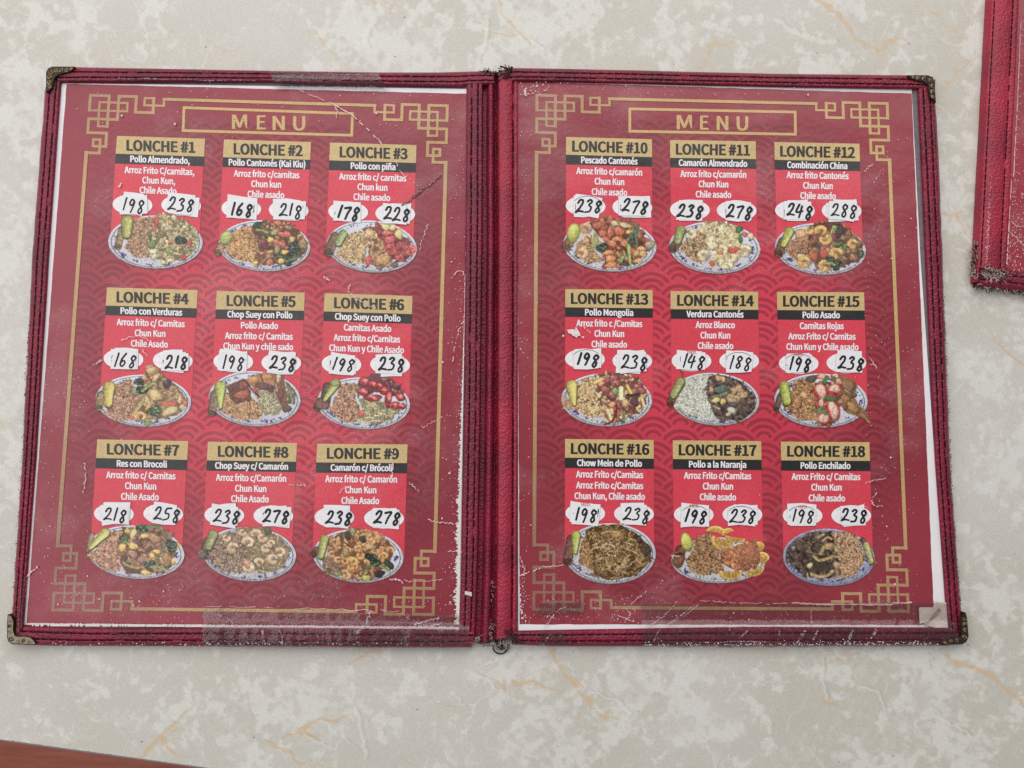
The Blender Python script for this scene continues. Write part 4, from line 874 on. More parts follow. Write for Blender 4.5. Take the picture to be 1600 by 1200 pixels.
def dish18(d):
    d.plate(80, 48, 68, 42.5, .05, (168,176,208)); d.fill([(140,44),(147,46),(153,58),(145,62)], (156,112,96))
    d.chunks([(20,32),(50,12),(86,10),(96,40),(101,70),(82,78),(46,76),(16,52)], [(104,92,82),(90,80,74),(116,100,92),(84,74,70)], 90, 6, .6, .25); d.rice([(84,12),(110,10),(125,22),(134,50),(118,75),(100,79),(96,55),(90,30)], (178,144,112))
    d.fill([(46,52),(80,56),(84,68),(58,68)], (72,68,62))
    for p,wd in (([(58,46),(66,52),(76,50),(84,47)],5),([(68,42),(74,32),(88,32),(91,37)],6),([(55,72),(65,76),(78,74),(85,68)],5),([(90,64),(92,72),(92,79)],5),([(64,18),(72,14)],4),([(70,24),(78,18),(84,21)],3),([(84,46),(96,47),(106,44)],4),([(48,72),(50,79)],3)): d.stroke(p,wd,(196,170,118))
    d.blob(52,60,4.5,4.5,(204,188,132)); d.blob(80,31,8,5,(176,148,100)); d.blob(92,60,6,6,(170,144,116)); d.blob(28,34,3,3,(150,146,160)); d.roll(130,22,138,36,8,(90,80,78)); d.chili(135,30,142,54,11,8,(164,166,108))
DISH_O = [(160,330),(330,330),(500,330),(140,570),(315,570),(485,575),(125,815),(305,815),(480,820),(870,335),(1035,335),(1200,335),(865,575),(1035,575),(1200,575),(870,815),(1040,815),(1210,820)]
DISH_F = [dish1,dish2,dish3,dish4,dish5,dish6,dish7,dish8,dish9,dish10,dish11,dish12,dish13,dish14,dish15,dish16,dish17,dish18]
DISH_L = ['almond chicken with fried rice','mixed chicken vegetables with fried rice','sweet red meat and pineapple with rice','chicken and vegetables with fried rice','roast chicken with bean sprouts','sliced red pork with bean sprouts','beef and broccoli with fried rice','pale shrimp noodles with rice','shrimp and broccoli with rice','fish, meat and greens with shrimp','almond shrimp with fried rice','mixed shrimp and broccoli','dark chicken with spring onion','white rice with dark vegetables','roast drumstick with red pork','brown chow mein noodles','meat ringed with orange slices','dark spicy chicken with rice on the right']
for i in range(18):
    d = Dish(*DISH_O[i], seed=50 + i); DISH_F[i](d); d.build(pageL if i < 9 else pageR, 'oval plate photo of ' + DISH_L[i])

# ------------------------------------------------------------------ the eighteen lunch boxes
# heading band top left, top right; heading span; dish name and span; three lines with (centre x, y)
CELLS = [
 ((182.7,212.3),(320.5,216.8),(197.5,305),'Pollo Almendrado,',(203.5,296.5),[('Arroz Frito C/carnitas,',249,267),('Chun Kun,',248,282.3),('Chile Asado',247,297.8)],((207,320),(283,321)),('198','238')),
 ((349.9,217.9),(485.9,221.9),(365,473),'Pollo Cantonés (Kai Kiu)',(357.3,477.3),[('Arroz frito c/carnitas',416.5,272.3),('Chun kun',416,287.8),('Chile asado',415.5,304)],((377,326),(451,328.5)),('168','218')),
 ((515.7,222.7),(650.7,226.7),(530.7,637),'Pollo con piña',(548,617.9),[('Arroz frito c/ carnitas',582.3,277),('Chun kun',582,292.6),('Chile asado',581,308.3)],((544,331),(617.5,334)),('178','228')),
 ((167.2,449),(308.8,453.3),(182,295),'Pollo con Verduras',(188.3,284.8),[('Arroz frito c/ Carnitas',235.5,504.7),('Chun Kun',234.5,520.8),('Chile Asado',233.5,537.3)],((193,561),(270,563.5)),('168','218')),
 ((338.7,454.9),(476.3,457.1),(354,462),'Chop Suey con Pollo',(355.2,457),[('Pollo Asado',405.5,508.7),('Arroz frito c/ Carnitas',404.5,525.2),('Chun Kun y chile sado',403.5,541.5)],((364.5,565),(439.5,567)),('198','238')),
 ((507.2,458.1),(644.5,462.4),(522,631.5),'Chop Suey con Pollo',(523.2,626.1),[('Carnitas Asado',574.3,512.6),('Arroz frito c/Carnitas',573.3,528.8),('Chun Kun y Chile Asado',572.8,545.2)],((533.5,569),(609.5,570)),('198','238')),
 ((152,686.4),(294.1,689.3),(167,280),'Res con Brocoli',(182.4,260.8),[('Arroz frito c/ Carnitas',220,743),('Chun Kun',219.7,759.6),('Chile Asado',218.7,776.3)],((178,803),(255,803)),('218','258')),
 ((324.8,690.1),(464,692.3),(340.5,450.7),'Chop Suey c/ Camarón',(336,450.1),[('Arroz frito c/Camarón',392.2,747),('Chun Kun',391.7,763.5),('Chile Asado',390.7,779.7)],((350.5,805),(427,806)),('238','278')),
 ((495.5,693.3),(636.8,694.4),(510.7,623.5),'Camarón c/ Brócoli',(516.5,613.3),[('Arroz frito c/ Camarón',564.2,748.8),('Chun Kun',563.7,765.6),('Chile Asado',563,782.4)],((522.5,808),(600,810)),('238','278')),
 ((884.5,213.9),(1018.7,217.6),(894,1012),'Pescado Cantonés',(908,996.3),[('Arroz frito c/camarón',952,268.2),('Chun Kun',952.3,283.8),('Chile asado',952.3,300.3)],((915,322),(988,324)),('238','278')),
 ((1046.9,218.7),(1180.8,220.8),(1056,1172),'Camarón Almendrado',(1060.5,1167.7),[('Arroz frito c/camarón',1114.5,272.2),('Chun Kun',1114.8,287.8),('Chile asado',1114.8,303.9)],((1078,328),(1151,329)),('238','278')),
 ((1209.9,221.9),(1342.9,224.5),(1219,1336),'Combinación China',(1229.9,1324),[('Arroz frito Cantonés',1277.5,274.2),('Chun Kun',1278,290.2),('Chile asado',1278.2,306)],((1242,329),(1315,329.5)),('248','288')),
 ((883.2,451.7),(1019.7,453.3),(892,1013),'Pollo Mongolia',(914.1,989.6),[('Arroz frito c /Carnitas',952,505.5),('Chun Kun',952,521.4),('Chile asado',952,538)],((914,561),(988,564)),('198','238')),
 ((1047.7,454.7),(1184.3,455.7),(1058,1178),'Verdura Cantonés',(1072.5,1161.9),[('Arroz Blanco',1117.5,507.7),('Chun Kun',1117.7,524),('Chile asado',1118,540.3)],((1080.5,564),(1155,564)),('148','188')),
 ((1213.9,456),(1350.1,456.8),(1223.5,1343),'Pollo Asado',(1254,1312.5),[('Carnitas Rojas',1284,509.3),('Arroz Frito c/ Carnitas',1284.3,525.6),('Chun Kun y Chile asado',1285,542)],((1248,568),(1322.5,567)),('198','238')),
 ((882.9,685.9),(1021.3,687.5),(892,1014.7),'Chow Mein de Pollo',(901.6,1003.2),[('Arroz Frito c/Carnitas',952.5,741.6),('Arroz Frito c/Carnitas',952.5,758.7),('Chun Kun, Chile asado',952.7,775.5)],((914.5,802),(990.6,803)),('198','238')),
 ((1051.2,688),(1189.3,689.3),(1060.5,1182),'Pollo a la Naranja',(1076.5,1166),[('Arroz Frito c/Carnitas',1121.2,743.5),('Chun Kun',1121.8,760),('Chile asado',1121.8,776.8)],((1084,804),(1160,804)),('198','238')),
 ((1220,690.1),(1358.4,690.9),(1230,1352),'Pollo Enchilado',(1251,1329),[('Arroz Frito c/ Carnitas',1290.6,745),('Chun Kun',1291.3,761.6),('Chile asado',1292,778.4)],((1254,805.5),(1330,805.5)),('198','238')),
]
SL_L = [(-.065,-.0555),(-.053,-.046),(-.0425,-.029)]; SL_R = [(-.0035,.0055),(.009,.018),(.021,.032)]
HB = [(27.8,15.2),(28.4,15.0),(29.2,16.1)]
DIG = {
 '1': [[(.62,0),(.52,.45),(.42,1)]], '2': [[(.12,.28),(.32,.03),(.66,.06),(.66,.38),(.34,.76),(.05,.98),(.45,.9),(.98,.97)]],
 '3': [[(.18,.14),(.48,.0),(.74,.14),(.46,.42),(.78,.6),(.66,.92),(.12,.98)]], '4': [[(.3,.0),(.05,.58),(.85,.52)],[(.66,.12),(.52,1.05)]],
 '5': [[(.9,.03),(.36,.06),(.26,.42),(.7,.5),(.68,.86),(.1,1)]], '6': [[(.66,.0),(.28,.42),(.2,.86),(.52,1.0),(.74,.72),(.5,.56),(.24,.7)]],
 '7': [[(.08,.12),(.45,.07),(.84,.08),(.6,.5),(.44,1)]], '8': [[(.8,.2),(.52,.06),(.3,.28),(.56,.52),(.74,.84),(.5,1.02),(.3,.84),(.56,.52),(.82,.3),(.8,.16)]],
 '9': [[(.76,.2),(.44,.02),(.2,.3),(.46,.5),(.76,.24),(.68,.6),(.5,1.04)]]}
def sticker(pg, cx, cy, txt, seed, right):
    """pieces of white paper pasted over the printed oval, the price written in marker on the topmost one"""
    r = np.random.default_rng(seed); mb = MB(); z = Z['st']; n = 2 if r.random() < .6 else 3
    for k in range(n):
        hw, hh = r.uniform(15, 24), r.uniform(14, 17.5); a = r.normal(0, .055) + .03; ox, oy = r.normal(1.2, 3.4), r.normal(0, 1.6)
        if k == n - 1: hw, hh, ox, oy = r.uniform(18, 22), r.uniform(13.5, 16.5), r.normal(1.0, 1.8), r.normal(.6, 1.0); top = (cx + ox, cy + oy, a)
        q = []
        for sx, sy in ((-1, -1), (1, -1), (1, 1), (-1, 1)):
            x, y = sx * hw + r.normal(0, .9), sy * hh + r.normal(0, .9); q.append((cx + ox + x * math.cos(a) - y * math.sin(a), cy + oy + x * math.sin(a) + y * math.cos(a)))
            if sy == -1 and sx == -1 or (sy == 1 and sx == 1):
                t = .5; x2, y2 = (0, sy * hh + r.normal(0, .7)); q.append((cx + ox + x2 * math.cos(a) - y2 * math.sin(a), cy + oy + x2 * math.sin(a) + y2 * math.cos(a)))
        mb.box([tuple(p[:2]) for p in PP(q, z)][::-1], z, z + .16 * MM, 0); z += .165 * MM
    z += .012 * MM; sl = -r.uniform(.1, .7); pw = r.uniform(3.0, 4.0); tx, ty, a = top; x = tx - 17 + r.uniform(-1.5, 1.5)
    for i, ch in enumerate(txt):
        wd = 8 if ch == '1' else 12.5; hgt = r.uniform(18, 20.5) * (1.0 if i < 2 else 1.04); y0 = ty - 10.5 + i * 1.3 + r.uniform(-.8, .8)
        for s in DIG[ch]:
            p = smoothline([(x + u * wd + (1 - v) * 1.8, y0 + v * hgt) for u, v in s], 7 * len(s)); p = p + r.normal(0, .16, p.shape); p[:, 0] += .25 * (p[:, 1] - y0 - 10) * sl
            A, B = ribbon(p, pw, pw * r.uniform(.75, 1.0)); zz = z + np.linspace(0, .008, len(p)) * MM
            mb.quadstrip(P(A[:, 0], A[:, 1], zz), P(B[:, 0], B[:, 1], zz), 1)
            for e, rr in ((p[0], 1.55), (p[-1], 1.35)):
                an = np.linspace(0, 6.283, 9)[:-1]; mb.poly(P(e[0] + rr * np.cos(an), e[1] + rr * np.sin(an), z + .010 * MM)[::-1], 1)
        x += wd + (1.0 if ch != '1' else .5)
    if r.random() < (.75 if right else .35):      # traces of older prices at the edge of the patch
        for _ in range(r.integers(1, 4)):
            sx = r.choice([-1, 1]); p = np.array([(tx + sx * r.uniform(17, 20), ty + r.uniform(-8, 8)), (tx + sx * r.uniform(17, 20), ty + r.uniform(-4, 11))]); p = resample(p, 3)
            A, B = ribbon(p, r.uniform(.8, 2.0), .5); mb.quadstrip(PP(A, z + .012 * MM), PP(B, z + .012 * MM), 1)
        if right and r.random() < .6:
            an = np.linspace(-2.6, -.6, 14); p = np.c_[tx + 23 * np.cos(an), ty + 15.2 * np.sin(an)]; A, B = ribbon(p, .8, .8); mb.quadstrip(PP(A, z + .012 * MM), PP(B, z + .012 * MM), 1)
    return mb, z
for i, (tl, tr, hs, nm, ns, lines, ov, prices) in enumerate(CELLS):
    left = i < 9; pg = pageL if left else pageR; j = i % 3; row = (i % 9) // 3; sL, sR = (SL_L if left else SL_R)[j]; hb, bb_ = HB[row]
    slope = (tr[1] - tl[1]) / (tr[0] - tl[0])
    def at(y0, dy, side): p = tl if side == 0 else tr; s = sL if side == 0 else sR; return (p[0] + s * dy, p[1] + dy)
    dy2 = hb + bb_; dyb = (DISH_O[i][1] + 52) - tl[1]
    def rect(a, b, z, name, mat):
        mb = MB(); n = 6; A = [np.array(at(0, a + (b - a) * t, 0)) for t in np.linspace(0, 1, n)]; B = [np.array(at(0, a + (b - a) * t, 1)) for t in np.linspace(0, 1, n)]
        mb.quadstrip(PP(A, z), PP(B, z)); mb.build(name, mat, pg)
    rect(dy2 - .5, dyb, Z['panel'], 'ingredient_panel', M['panel'])
    rect(0, hb, Z['band'], 'heading_band', M['band']); rect(hb, dy2, Z['band'], 'name_band', M['black'])
    num = '#%d' % (i + 1); cx = (hs[0] + hs[1]) / 2
    mb = MB(); yb = (tl[1] + tr[1]) / 2 + hb / 2 + slope * (cx - (tl[0] + tr[0]) / 2); letters(mb, 'LONCHE ' + num, cx, yb + 8.2, 16.0, width=hs[1] - hs[0] - 1, slope=slope, off=.009, z=Z['text'], bold=.55); mb.build('heading_lettering', M['black'], pg)
    mb = MB(); cx = (ns[0] + ns[1]) / 2; yb = (tl[1] + tr[1]) / 2 + hb + bb_ / 2 + slope * (cx - (tl[0] + tr[0]) / 2); letters(mb, nm, cx, yb + 4.6, 9.7, width=ns[1] - ns[0] - .5, slope=slope, off=.008, bold=.3, z=Z['text']); mb.build('name_lettering', M['white'], pg)
    mb = MB()
    for s, x, y in lines: letters(mb, s, x, y + 4.8, 9.8 if row < 2 else 10.0, squeeze=.80 if left else .775, slope=slope, off=.0075, z=Z['text'], bold=.28)
    mb.build('ingredient_lettering', M['white'], pg)
    for s in (0, 1):
        cx, cy = ov[s]; an = np.linspace(0, 2 * math.pi, 41)[:-1]; mb = MB(); mb.poly(P(cx + 31.0 * np.cos(an), cy + slope * 31 * np.cos(an) + 16.2 * np.sin(an), Z['oval'])[::-1]); mb.build('price_oval', M['white'], pg)
        mb, zt = sticker(pg, cx, cy, prices[s], 900 + i * 2 + s, not left)
        med = {(13, 0): 'MED.', (14, 0): 'MED.', (16, 0): 'MED.', (17, 0): 'MED.', (15, 0): 'MED.'}.get((i, s))
        if med: letters(mb, med, cx + 1, cy - 11.2, 4.6, squeeze=1.05, slope=slope, off=.008, z=zt + .02 * MM, mi=2)
        mb.build('price_sticker', [M['sticker'], M['ink'], M['redink']], pg, label='white paper price patch reading %s by lunch %d' % (prices[s], i + 1))

# ------------------------------------------------------------------ wear of the pages: lost ink, creases, torn places
def crackle(mb, pts, w, z, n=26, rough=.9, seed=0, gap=.2, mi=0):
    r = np.random.default_rng(seed); p = smoothline(pts, n); p = p + r.normal(0, rough, p.shape)
    A, B = ribbon(p, 1, 1); mid = p
    for i in range(len(p) - 1):
        if r.random() < gap: continue
        k = w * r.uniform(.35, 1.3); d = mid[i + 1] - mid[i]; d = d / (np.linalg.norm(d) + 1e-6); nn = np.array([-d[1], d[0]]) * k / 2
        q = [mid[i] - nn * .6, mid[i + 1] - nn, mid[i + 1] + nn, mid[i] + nn * .6]; zz = z + r.uniform(0, .05) * MM
        mb.poly(PP(q, zz)[::-1], mi)
def specks(mb, box, n, z, seed, size=(.5, 1.6), c=None):
    r = np.random.default_rng(seed)
    for _ in range(n):
        x, y = r.uniform(box[0], box[2]), r.uniform(box[1], box[3]); k = .62 * r.uniform(*size) * (2.2 if r.random() < .05 else 1); a0 = r.uniform(0, 6)
        an = a0 + np.linspace(0, 6.283, 6)[:-1]; rr = k * r.uniform(.5, 1.2, 5); mb.poly(P(x + rr * np.cos(an), y + rr * np.sin(an), z + r.uniform(0, .06) * MM)[::-1])
zs = Z['scuff']
mb = MB()
for k, (pts, w_) in enumerate([([(468,141),(495,152),(522,163),(548,178),(567,195),(587,213),(596,225)],1.6),([(522,163),(526,172),(525,185)],1.4),([(618,252),(624,266),(632,274),(646,284),(660,297)],1.5),
    ([(188,288),(186,292)],2),([(506,432),(514,438)],2),([(548,441),(545,455),(558,466),(570,474),(588,482)],1.5),([(190,531),(208,525),(225,528),(236,533)],1.3),([(222,546),(230,556)],1.2),
    ([(147,570),(160,562)],1.3),([(132,722),(134,735),(133,755),(130,770)],1.4),([(190,686),(205,702),(209,712)],1.2),([(724,104+325),(722,424),(712,426),(706,436)],2.0),([(724,500),(716,520),(710,545),(706,570)],1.4),([(612,700),(613,735),(614,752)],1.6),
    ([(640,755),(655,768)],1.2),([(670,812),(690,817),(718,818)],1.8),([(700,861),(722,862)],1.6),([(608,906),(620,905),(630,911)],1.8),([(630,907),(660,908),(690,906)],1.0),([(40,903),(48,895),(58,886)],2.2),
    ([(320,947),(400,949),(480,952),(560,954),(625,955)],1.0),([(640,978),(665,970),(685,966)],3),([(650,982),(672,978),(690,972)],2.5),([(656,392),(658,380),(662,368),(668,352)],1.2),([(451,758),(478,758)],1),([(540,760),(530,770)],1),([(660,668),(690,652)],.8)]): crackle(mb, pts, w_, zs, seed=k)
specks(mb, (110,140,725,200), 90, zs, 1); specks(mb, (60,560,140,940), 130, zs, 2); specks(mb, (45,930,715,975), 150, zs, 3); specks(mb, (690,200,726,960), 150, zs, 4); specks(mb, (50,150,720,960), 230, zs, 5, (.4, .9)); specks(mb, (200,905,300,950), 50, zs, 14)
# ink worn to white along the inner edge of the page
r = np.random.default_rng(5)
for y in np.arange(430, 975, 1.6):
    k = .6 + sstep(440, 640, y) * 2 + sstep(560, 860, y) * (5.0 + 3 * math.sin(y * .13) * r.random()); x1 = 732 - (y - 140) * .0175; x0 = x1 - k * r.uniform(.5, 1.1)
    mb.poly(PP([(x0, y), (x1, y), (x1, y + 1.7), (x0 + r.normal(0, .5), y + 1.7)], zs + r.uniform(0, .05) * MM)[::-1], 1)
    if r.random() < .25: specks(mb, (x0 - 9, y, x0, y + 2), 1, zs, int(y * 10))
for x in np.arange(50, 712, 2.2):
    if r.random() < .8: mb.poly(PP([(x, 978.5 + (x - 50) * .004), (x, 975 - r.random() * 2.2 + (x - 50) * .008), (x + 2.3, 975 - r.random() * 2 + (x - 50) * .008), (x + 2.3, 978.5 + (x - 50) * .004)], zs + r.uniform(0, .04) * MM), 1)
mb.build('scuff_marks', [M['scuff'], M['wornpaper']], pageL, kind='stuff')
mb = MB()
for k, (pts, w_) in enumerate([([(812,900),(830,893),(850,886),(880,883)],1.8),([(1095,938),(1160,942),(1230,943)],1.2),([(848,985),(870,955),(885,948)],1.4),([(1060,938),(1040,960),(1015,978)],1.2),([(985,945),(996,935),(1012,922)],1.2),([(1370,770),(1363,780),(1366,790),(1378,790)],1.3),
    ([(1352,755),(1368,750),(1385,748)],1.0),([(1360,560),(1370,575)],1.0),([(1267,950),(1268,975)],1.2),([(812,870),(820,890)],1.2),([(1048,869),(1062,869)],1.4),([(820,140),(822,150)],2.4),([(815,960),(813,940),(812,925)],2.5),([(1350,268),(1365,255)],.9),([(1365,285),(1380,262)],.8),([(1440,460),(1444,540)],.8),([(912,510),(922,520)],1.0),([(975,972),(985,960),(978,950)],1.1),([(966,962),(992,972)],1.1)]): crackle(mb, pts, w_, zs, seed=40 + k)
specks(mb, (812,128,860,150), 40, zs, 6, (.6,2.2)); specks(mb, (812,128,1300,150), 80, zs, 7); specks(mb, (812,200,830,900), 80, zs, 8); specks(mb, (815,930,1000,974), 150, zs, 9); specks(mb, (1350,200,1435,950), 190, zs, 10); specks(mb, (1000,950,1440,974), 80, zs, 11); specks(mb, (815,140,1430,970), 200, zs, 12, (.4,.9)); specks(mb, (812,880,822,975), 60, zs, 13, (.8, 2.0))
# torn strip across the foot of the right page
p = smoothline([(1237,941.5),(1262,943),(1290,944),(1330,944),(1365,944.5),(1392,944.5),(1396,942),(1412,942),(1425,941)], 60); rr = np.random.default_rng(3)
up = p + np.c_[np.zeros(len(p)), -rr.uniform(.3, 1.8, len(p))]; dn = p + np.c_[np.zeros(len(p)), rr.uniform(.5, 2.2, len(p))]; mb.quadstrip(PP(dn, zs + .08 * MM), PP(up, zs + .06 * MM))
# chipped spots in the lunch 13 panel
for cx, cy, k in ((896, 518, 9.5), (901, 524, 6), (880, 524.5, 3), (911, 525.5, 3.2), (843, 139, 0)):
    if k:
        for _ in range(3 if k > 4 else 1):
            an = np.sort(rr.uniform(0, 6.283, 7)); q = k * rr.uniform(.35, .95, 7); ox, oy = rr.normal(0, k * .25, 2); mb.poly(P(cx + ox + q * np.cos(an), cy + oy + .9 * q * np.sin(an), zs + rr.uniform(.02, .12) * MM)[::-1], 1)
mb.build('scuff_marks', [M['scuff'], M['wornpaper']], pageR, kind='stuff')
mb = MB(); an = [(1435.5,950),(1438,948.7),(1457,949),(1462,941),(1481,941),(1482,984),(1470,984),(1448,977),(1444,972.5),(1437,975)]
mb.poly(PP(an, zs + .03 * MM)[::-1]); mb.build('torn_corner', M['oldpaper'], pageR, label='torn paper corner with the print gone')
mb = MB(); q = [(1443,974),(1452,968),(1460,957),(1466,950),(1470,953),(1466,960),(1458,968),(1450,976)]; a = PP(q, zs + .1 * MM); a[3:6, 2] += .3 * MM; mb.poly(a[::-1]); mb.build('curled_flap', plain('stained_paper', (158, 140, 122), .7, .2, noise=.25, scale=500), pageR)
# brown scar beside lunch 3
mb = MB()
for k in range(3): crackle(mb, [(628,321),(640,312),(650,303),(664,292),(676,284),(689,272)], 2.8 - .7 * k, zs + .06 * k * MM, n=44, rough=1.3, seed=70 + k, gap=.3, mi=k % 2)
mb.build('surface_tear', [plain('torn_laminate', (168, 120, 120), .7, .2), plain('torn_dark', (112, 66, 70), .8, .1)], pageL)

# ------------------------------------------------------------------ clear tape
def tape(q, nu, nv, hfun, name='clear_tape', label=None, seed=0, edge=0.0):
    g = grid_quad(q, nu, nv); nz = fractal((nv, nu), 9, seed, 3) - .5
    e = (fractal((nv, nu), 3, seed + 1, 2) - .5) * edge; g[0, :, 1] += e[0]; g[-1, :, 1] += e[-1]; g[:, 0, 0] += e[:, 0]; g[:, -1, 0] += e[:, -1]
    wr = 1 - np.abs(fractal((1, nu), 5, seed + 2, 2) - .5) * 2; z = hfun(g[..., 0], g[..., 1]) + nz * .28 * MM + .5 * MM * wr ** 6 * (.4 + .6 * fractal((nv, nu), 12, seed + 3, 2)); V = P(g[..., 0], g[..., 1], z); idx = np.arange(nu * nv).reshape(nv, nu)
    F = np.stack([idx[:-1, :-1], idx[1:, :-1], idx[1:, 1:], idx[:-1, 1:]], -1).reshape(-1, 4)
    return add(name, V.reshape(-1, 3), F, M['tape'], menu, smooth=True, label=label)
def step_up(y0, y1, za, zb): return lambda x, y: za + (zb - za) * sstep(y0, y1, y)
TZ = 6.35 * MM
tape([(421, 110.5), (590, 112.5), (607, 143), (431, 139)], 40, 14, lambda x, y: TZ - (TZ - Z['tape']) * sstep(124, 137, y) - 5.5*MM*(1-sstep(109,114,y)), seed=31, label='clear tape across the top edge above the left page')
tape([(317, 950), (733, 962), (733, 1015.5), (317, 1009.5)], 110, 26, lambda x, y: Z['tape'] + (TZ - Z['tape']) * sstep(968, 984, y - (x - 500) * .01) - 5.6 * MM * sstep(1008, 1016, y - (x - 500) * .012), seed=33, label='wide wrinkled clear tape over the foot of the left page', edge=5)
tape([(1000, 941), (1490, 940.5), (1494, 1009), (1005, 1011)], 110, 28, lambda x, y: Z['tape'] + (TZ - Z['tape']) * sstep(966, 982, y) - 5.6 * MM * sstep(1005, 1011, y), seed=35, label='wide wrinkled clear tape over the foot of the right page', edge=5)
tape([(844, 986), (882, 985), (884, 1010), (842, 1010)], 14, 10, lambda x, y: TZ + 0 * x - 5.4 * MM * sstep(1005, 1011, y), seed=37, label='small scrap of clear tape on the bottom binding')
tape([(838, 940), (912, 938), (914, 958), (838, 961)], 22, 10, lambda x, y: Z['tape'] + .25 * MM + 0 * x, seed=39, label='crumpled tape scrap in the left corner of the right page', edge=6)
tape([(33, 905), (42, 905), (37, 976), (28, 990)], 6, 22, lambda x, y: TZ - (TZ - Z['tape']) * sstep(33, 39, x), seed=41, label='clear tape along the left foot of the menu')
# bright folds in the tape and torn plastic sleeve edges
mb = MB()
def fold(pts, w_, z0, z1=None, seed=0):
    p = smoothline(pts, 18); z = np.linspace(z0, z1 if z1 else z0, len(p)); r = np.random.default_rng(seed); ww = 1.15 * w_ * r.uniform(.3, 1.2, len(p))
    t = np.gradient(p, axis=0); t /= np.linalg.norm(t, axis=1, keepdims=True); nn = np.c_[-t[:, 1], t[:, 0]] * ww[:, None] / 2
    mb.quadstrip(P((p + nn)[:, 0], (p + nn)[:, 1], z), P((p - nn)[:, 0], (p - nn)[:, 1], z + .15 * MM))
zt, zl = TZ + .45 * MM, Z['tape'] + .35 * MM
for k, (p, w_, z0, z1) in enumerate([([(578,956),(575,968),(566,980),(558,990)],5,zl,zt),([(380,985),(390,1000)],3,zt,zt),([(410,984),(412,1006)],4,zt,zt),([(437,984),(441,996),(440,1006)],3,zt,zt),([(340,961),(352,964),(362,971),(369,978)],3,zl,zl),([(628,957),(640,968)],1.5,zl,zl),([(640,983),(655,978),(672,974)],2,zl,zt),
    ([(1087,943),(1070,957),(1050,972),(1030,985),(1022,1002)],2.2,zl,zt),([(1092,944),(1075,958),(1052,974)],1.4,zl,zl),([(1258,985),(1250,998),(1243,1008)],4,zt,zt),([(1278,985),(1270,1000)],3,zt,zt),([(1218,986),(1216,1000)],3,zt,zt),([(1332,984),(1324,1006)],5,zt,zt),([(1370,984),(1360,998)],4,zt,zt),([(1168,985),(1155,997)],3,zt,zt),([(1142,970),(1140,985)],2,zl,zt),([(860,990),(848,1008)],1.6,zt,zt),([(1124,1004),(1150,1002),(1200,1003)],2,zt,zt)]): fold(p, w_, z0, z1, k)
for k, pts in enumerate([[(165,122),(180,121),(200,123),(225,122),(255,124),(285,123),(320,126),(360,125),(400,126)],[(328,126),(326,135),(317,144)]]): fold(pts, 1.1, TZ - .2 * MM, TZ - .4 * MM, 60 + k)
wm, nt, b_ = newmat('whitened_plastic'); b_.inputs['Base Color'].default_value = (.62, .56, .57, 1); b_.inputs['Roughness'].default_value = .3
n_ = N(nt, 'ShaderNodeTexNoise', Scale=900.0, Detail=3.0); L(nt, geo_pos(nt), n_.inputs['Vector']); L(nt, ramp(nt, n_.outputs['Fac'], .40, .66, .0, .6), b_.inputs['Alpha'])
mb.build('plastic_fold', wm, menu, kind='stuff')
mb = MB(); rr = np.random.default_rng(8)
for a, b, n, dens in (((317,1009),(700,1014),200,1),((1000,1009.5),(1500,1007),240,1),((70,1008.3),(316,1010),40,.4)):
    for _ in range(n):
        t = rr.random(); x = a[0] + (b[0] - a[0]) * t; y = a[1] + (b[1] - a[1]) * t - abs(rr.normal(0, 3.2)); k = rr.uniform(.3, 1.1); an = rr.uniform(0, 6) + np.linspace(0, 6.283, 5)[:-1]
        mb.poly(P(x + k * 1.3 * np.cos(an), y + k * np.sin(an), TZ + .3 * MM - 5.0 * MM * sstep(1006, 1013, y - (x - 500) * .004 * (x < 760)))[::-1])
mb.build('tape_glints', plain('glint_white', (214, 204, 206), .35, .5), menu, kind='stuff')  # glints along the lower edge of the tape, painted as small white flecks

# ------------------------------------------------------------------ metal corners
def bracket(outline, curls, label, dark, pale=False):
    mb = MB(); a = np.array(outline, float); zt_ = 6.5 * MM
    pts = PP(a, zt_); low = pts.copy(); low[:, 2] = 1.0 * MM; c = a.mean(0)
    ins = []
    n = len(a)
    for i in range(n):
        p, q, r_ = a[i - 1], a[i], a[(i + 1) % n]; e1 = (q - p) / (np.linalg.norm(q - p) + 1e-6); e2 = (r_ - q) / (np.linalg.norm(r_ - q) + 1e-6)
        nn = np.array([-(e1 + e2)[1], (e1 + e2)[0]]); nn /= np.linalg.norm(nn) + 1e-6; ins.append(q + nn * 1.3)
    sgn = 1 if sum((a[i][0] * a[(i + 1) % n][1] - a[(i + 1) % n][0] * a[i][1]) for i in range(n)) > 0 else -1
    if sgn < 0: ins = [2 * a[i] - ins[i] for i in range(n)]
    inp = PP(ins, zt_ + .35 * MM)
    for i in range(n):
        j = (i + 1) % n; mb.poly([pts[i], pts[j], inp[j], inp[i]], 1); mb.poly([low[i], low[j], pts[j], pts[i]], 1)
    mb.poly(inp, 0 if pale else 1)
    for k, (cx, cy, rad, a0) in enumerate(curls):
        t = np.linspace(0, 7.5, 22); rr_ = rad * (1 - t / 9.5); p = np.c_[cx + rr_ * np.cos(a0 + t), cy + rr_ * np.sin(a0 + t)]
        mb.tube(list(PP(p, zt_ + .45 * MM)), (.34 if not pale else .24) * MM, (1 if k % 2 else 0) if pale else 0, 5, .3)
        if not pale:
            for q in range(4): t = np.linspace(0, 3.5, 10); a1 = a0 + q * 1.7; p = np.c_[cx + rad * .95 * math.cos(a1) + .9 * np.cos(t + a1), cy + rad * .95 * math.sin(a1) + .9 * np.sin(t + a1)]; mb.tube(list(PP(p, zt_ + .4 * MM)), .2 * MM, int(dark and q % 2), 4)
    b = mb.build('corner_bracket', [M['pewter'] if pale else M['brass'], M['patina']], menu, label=label); return b
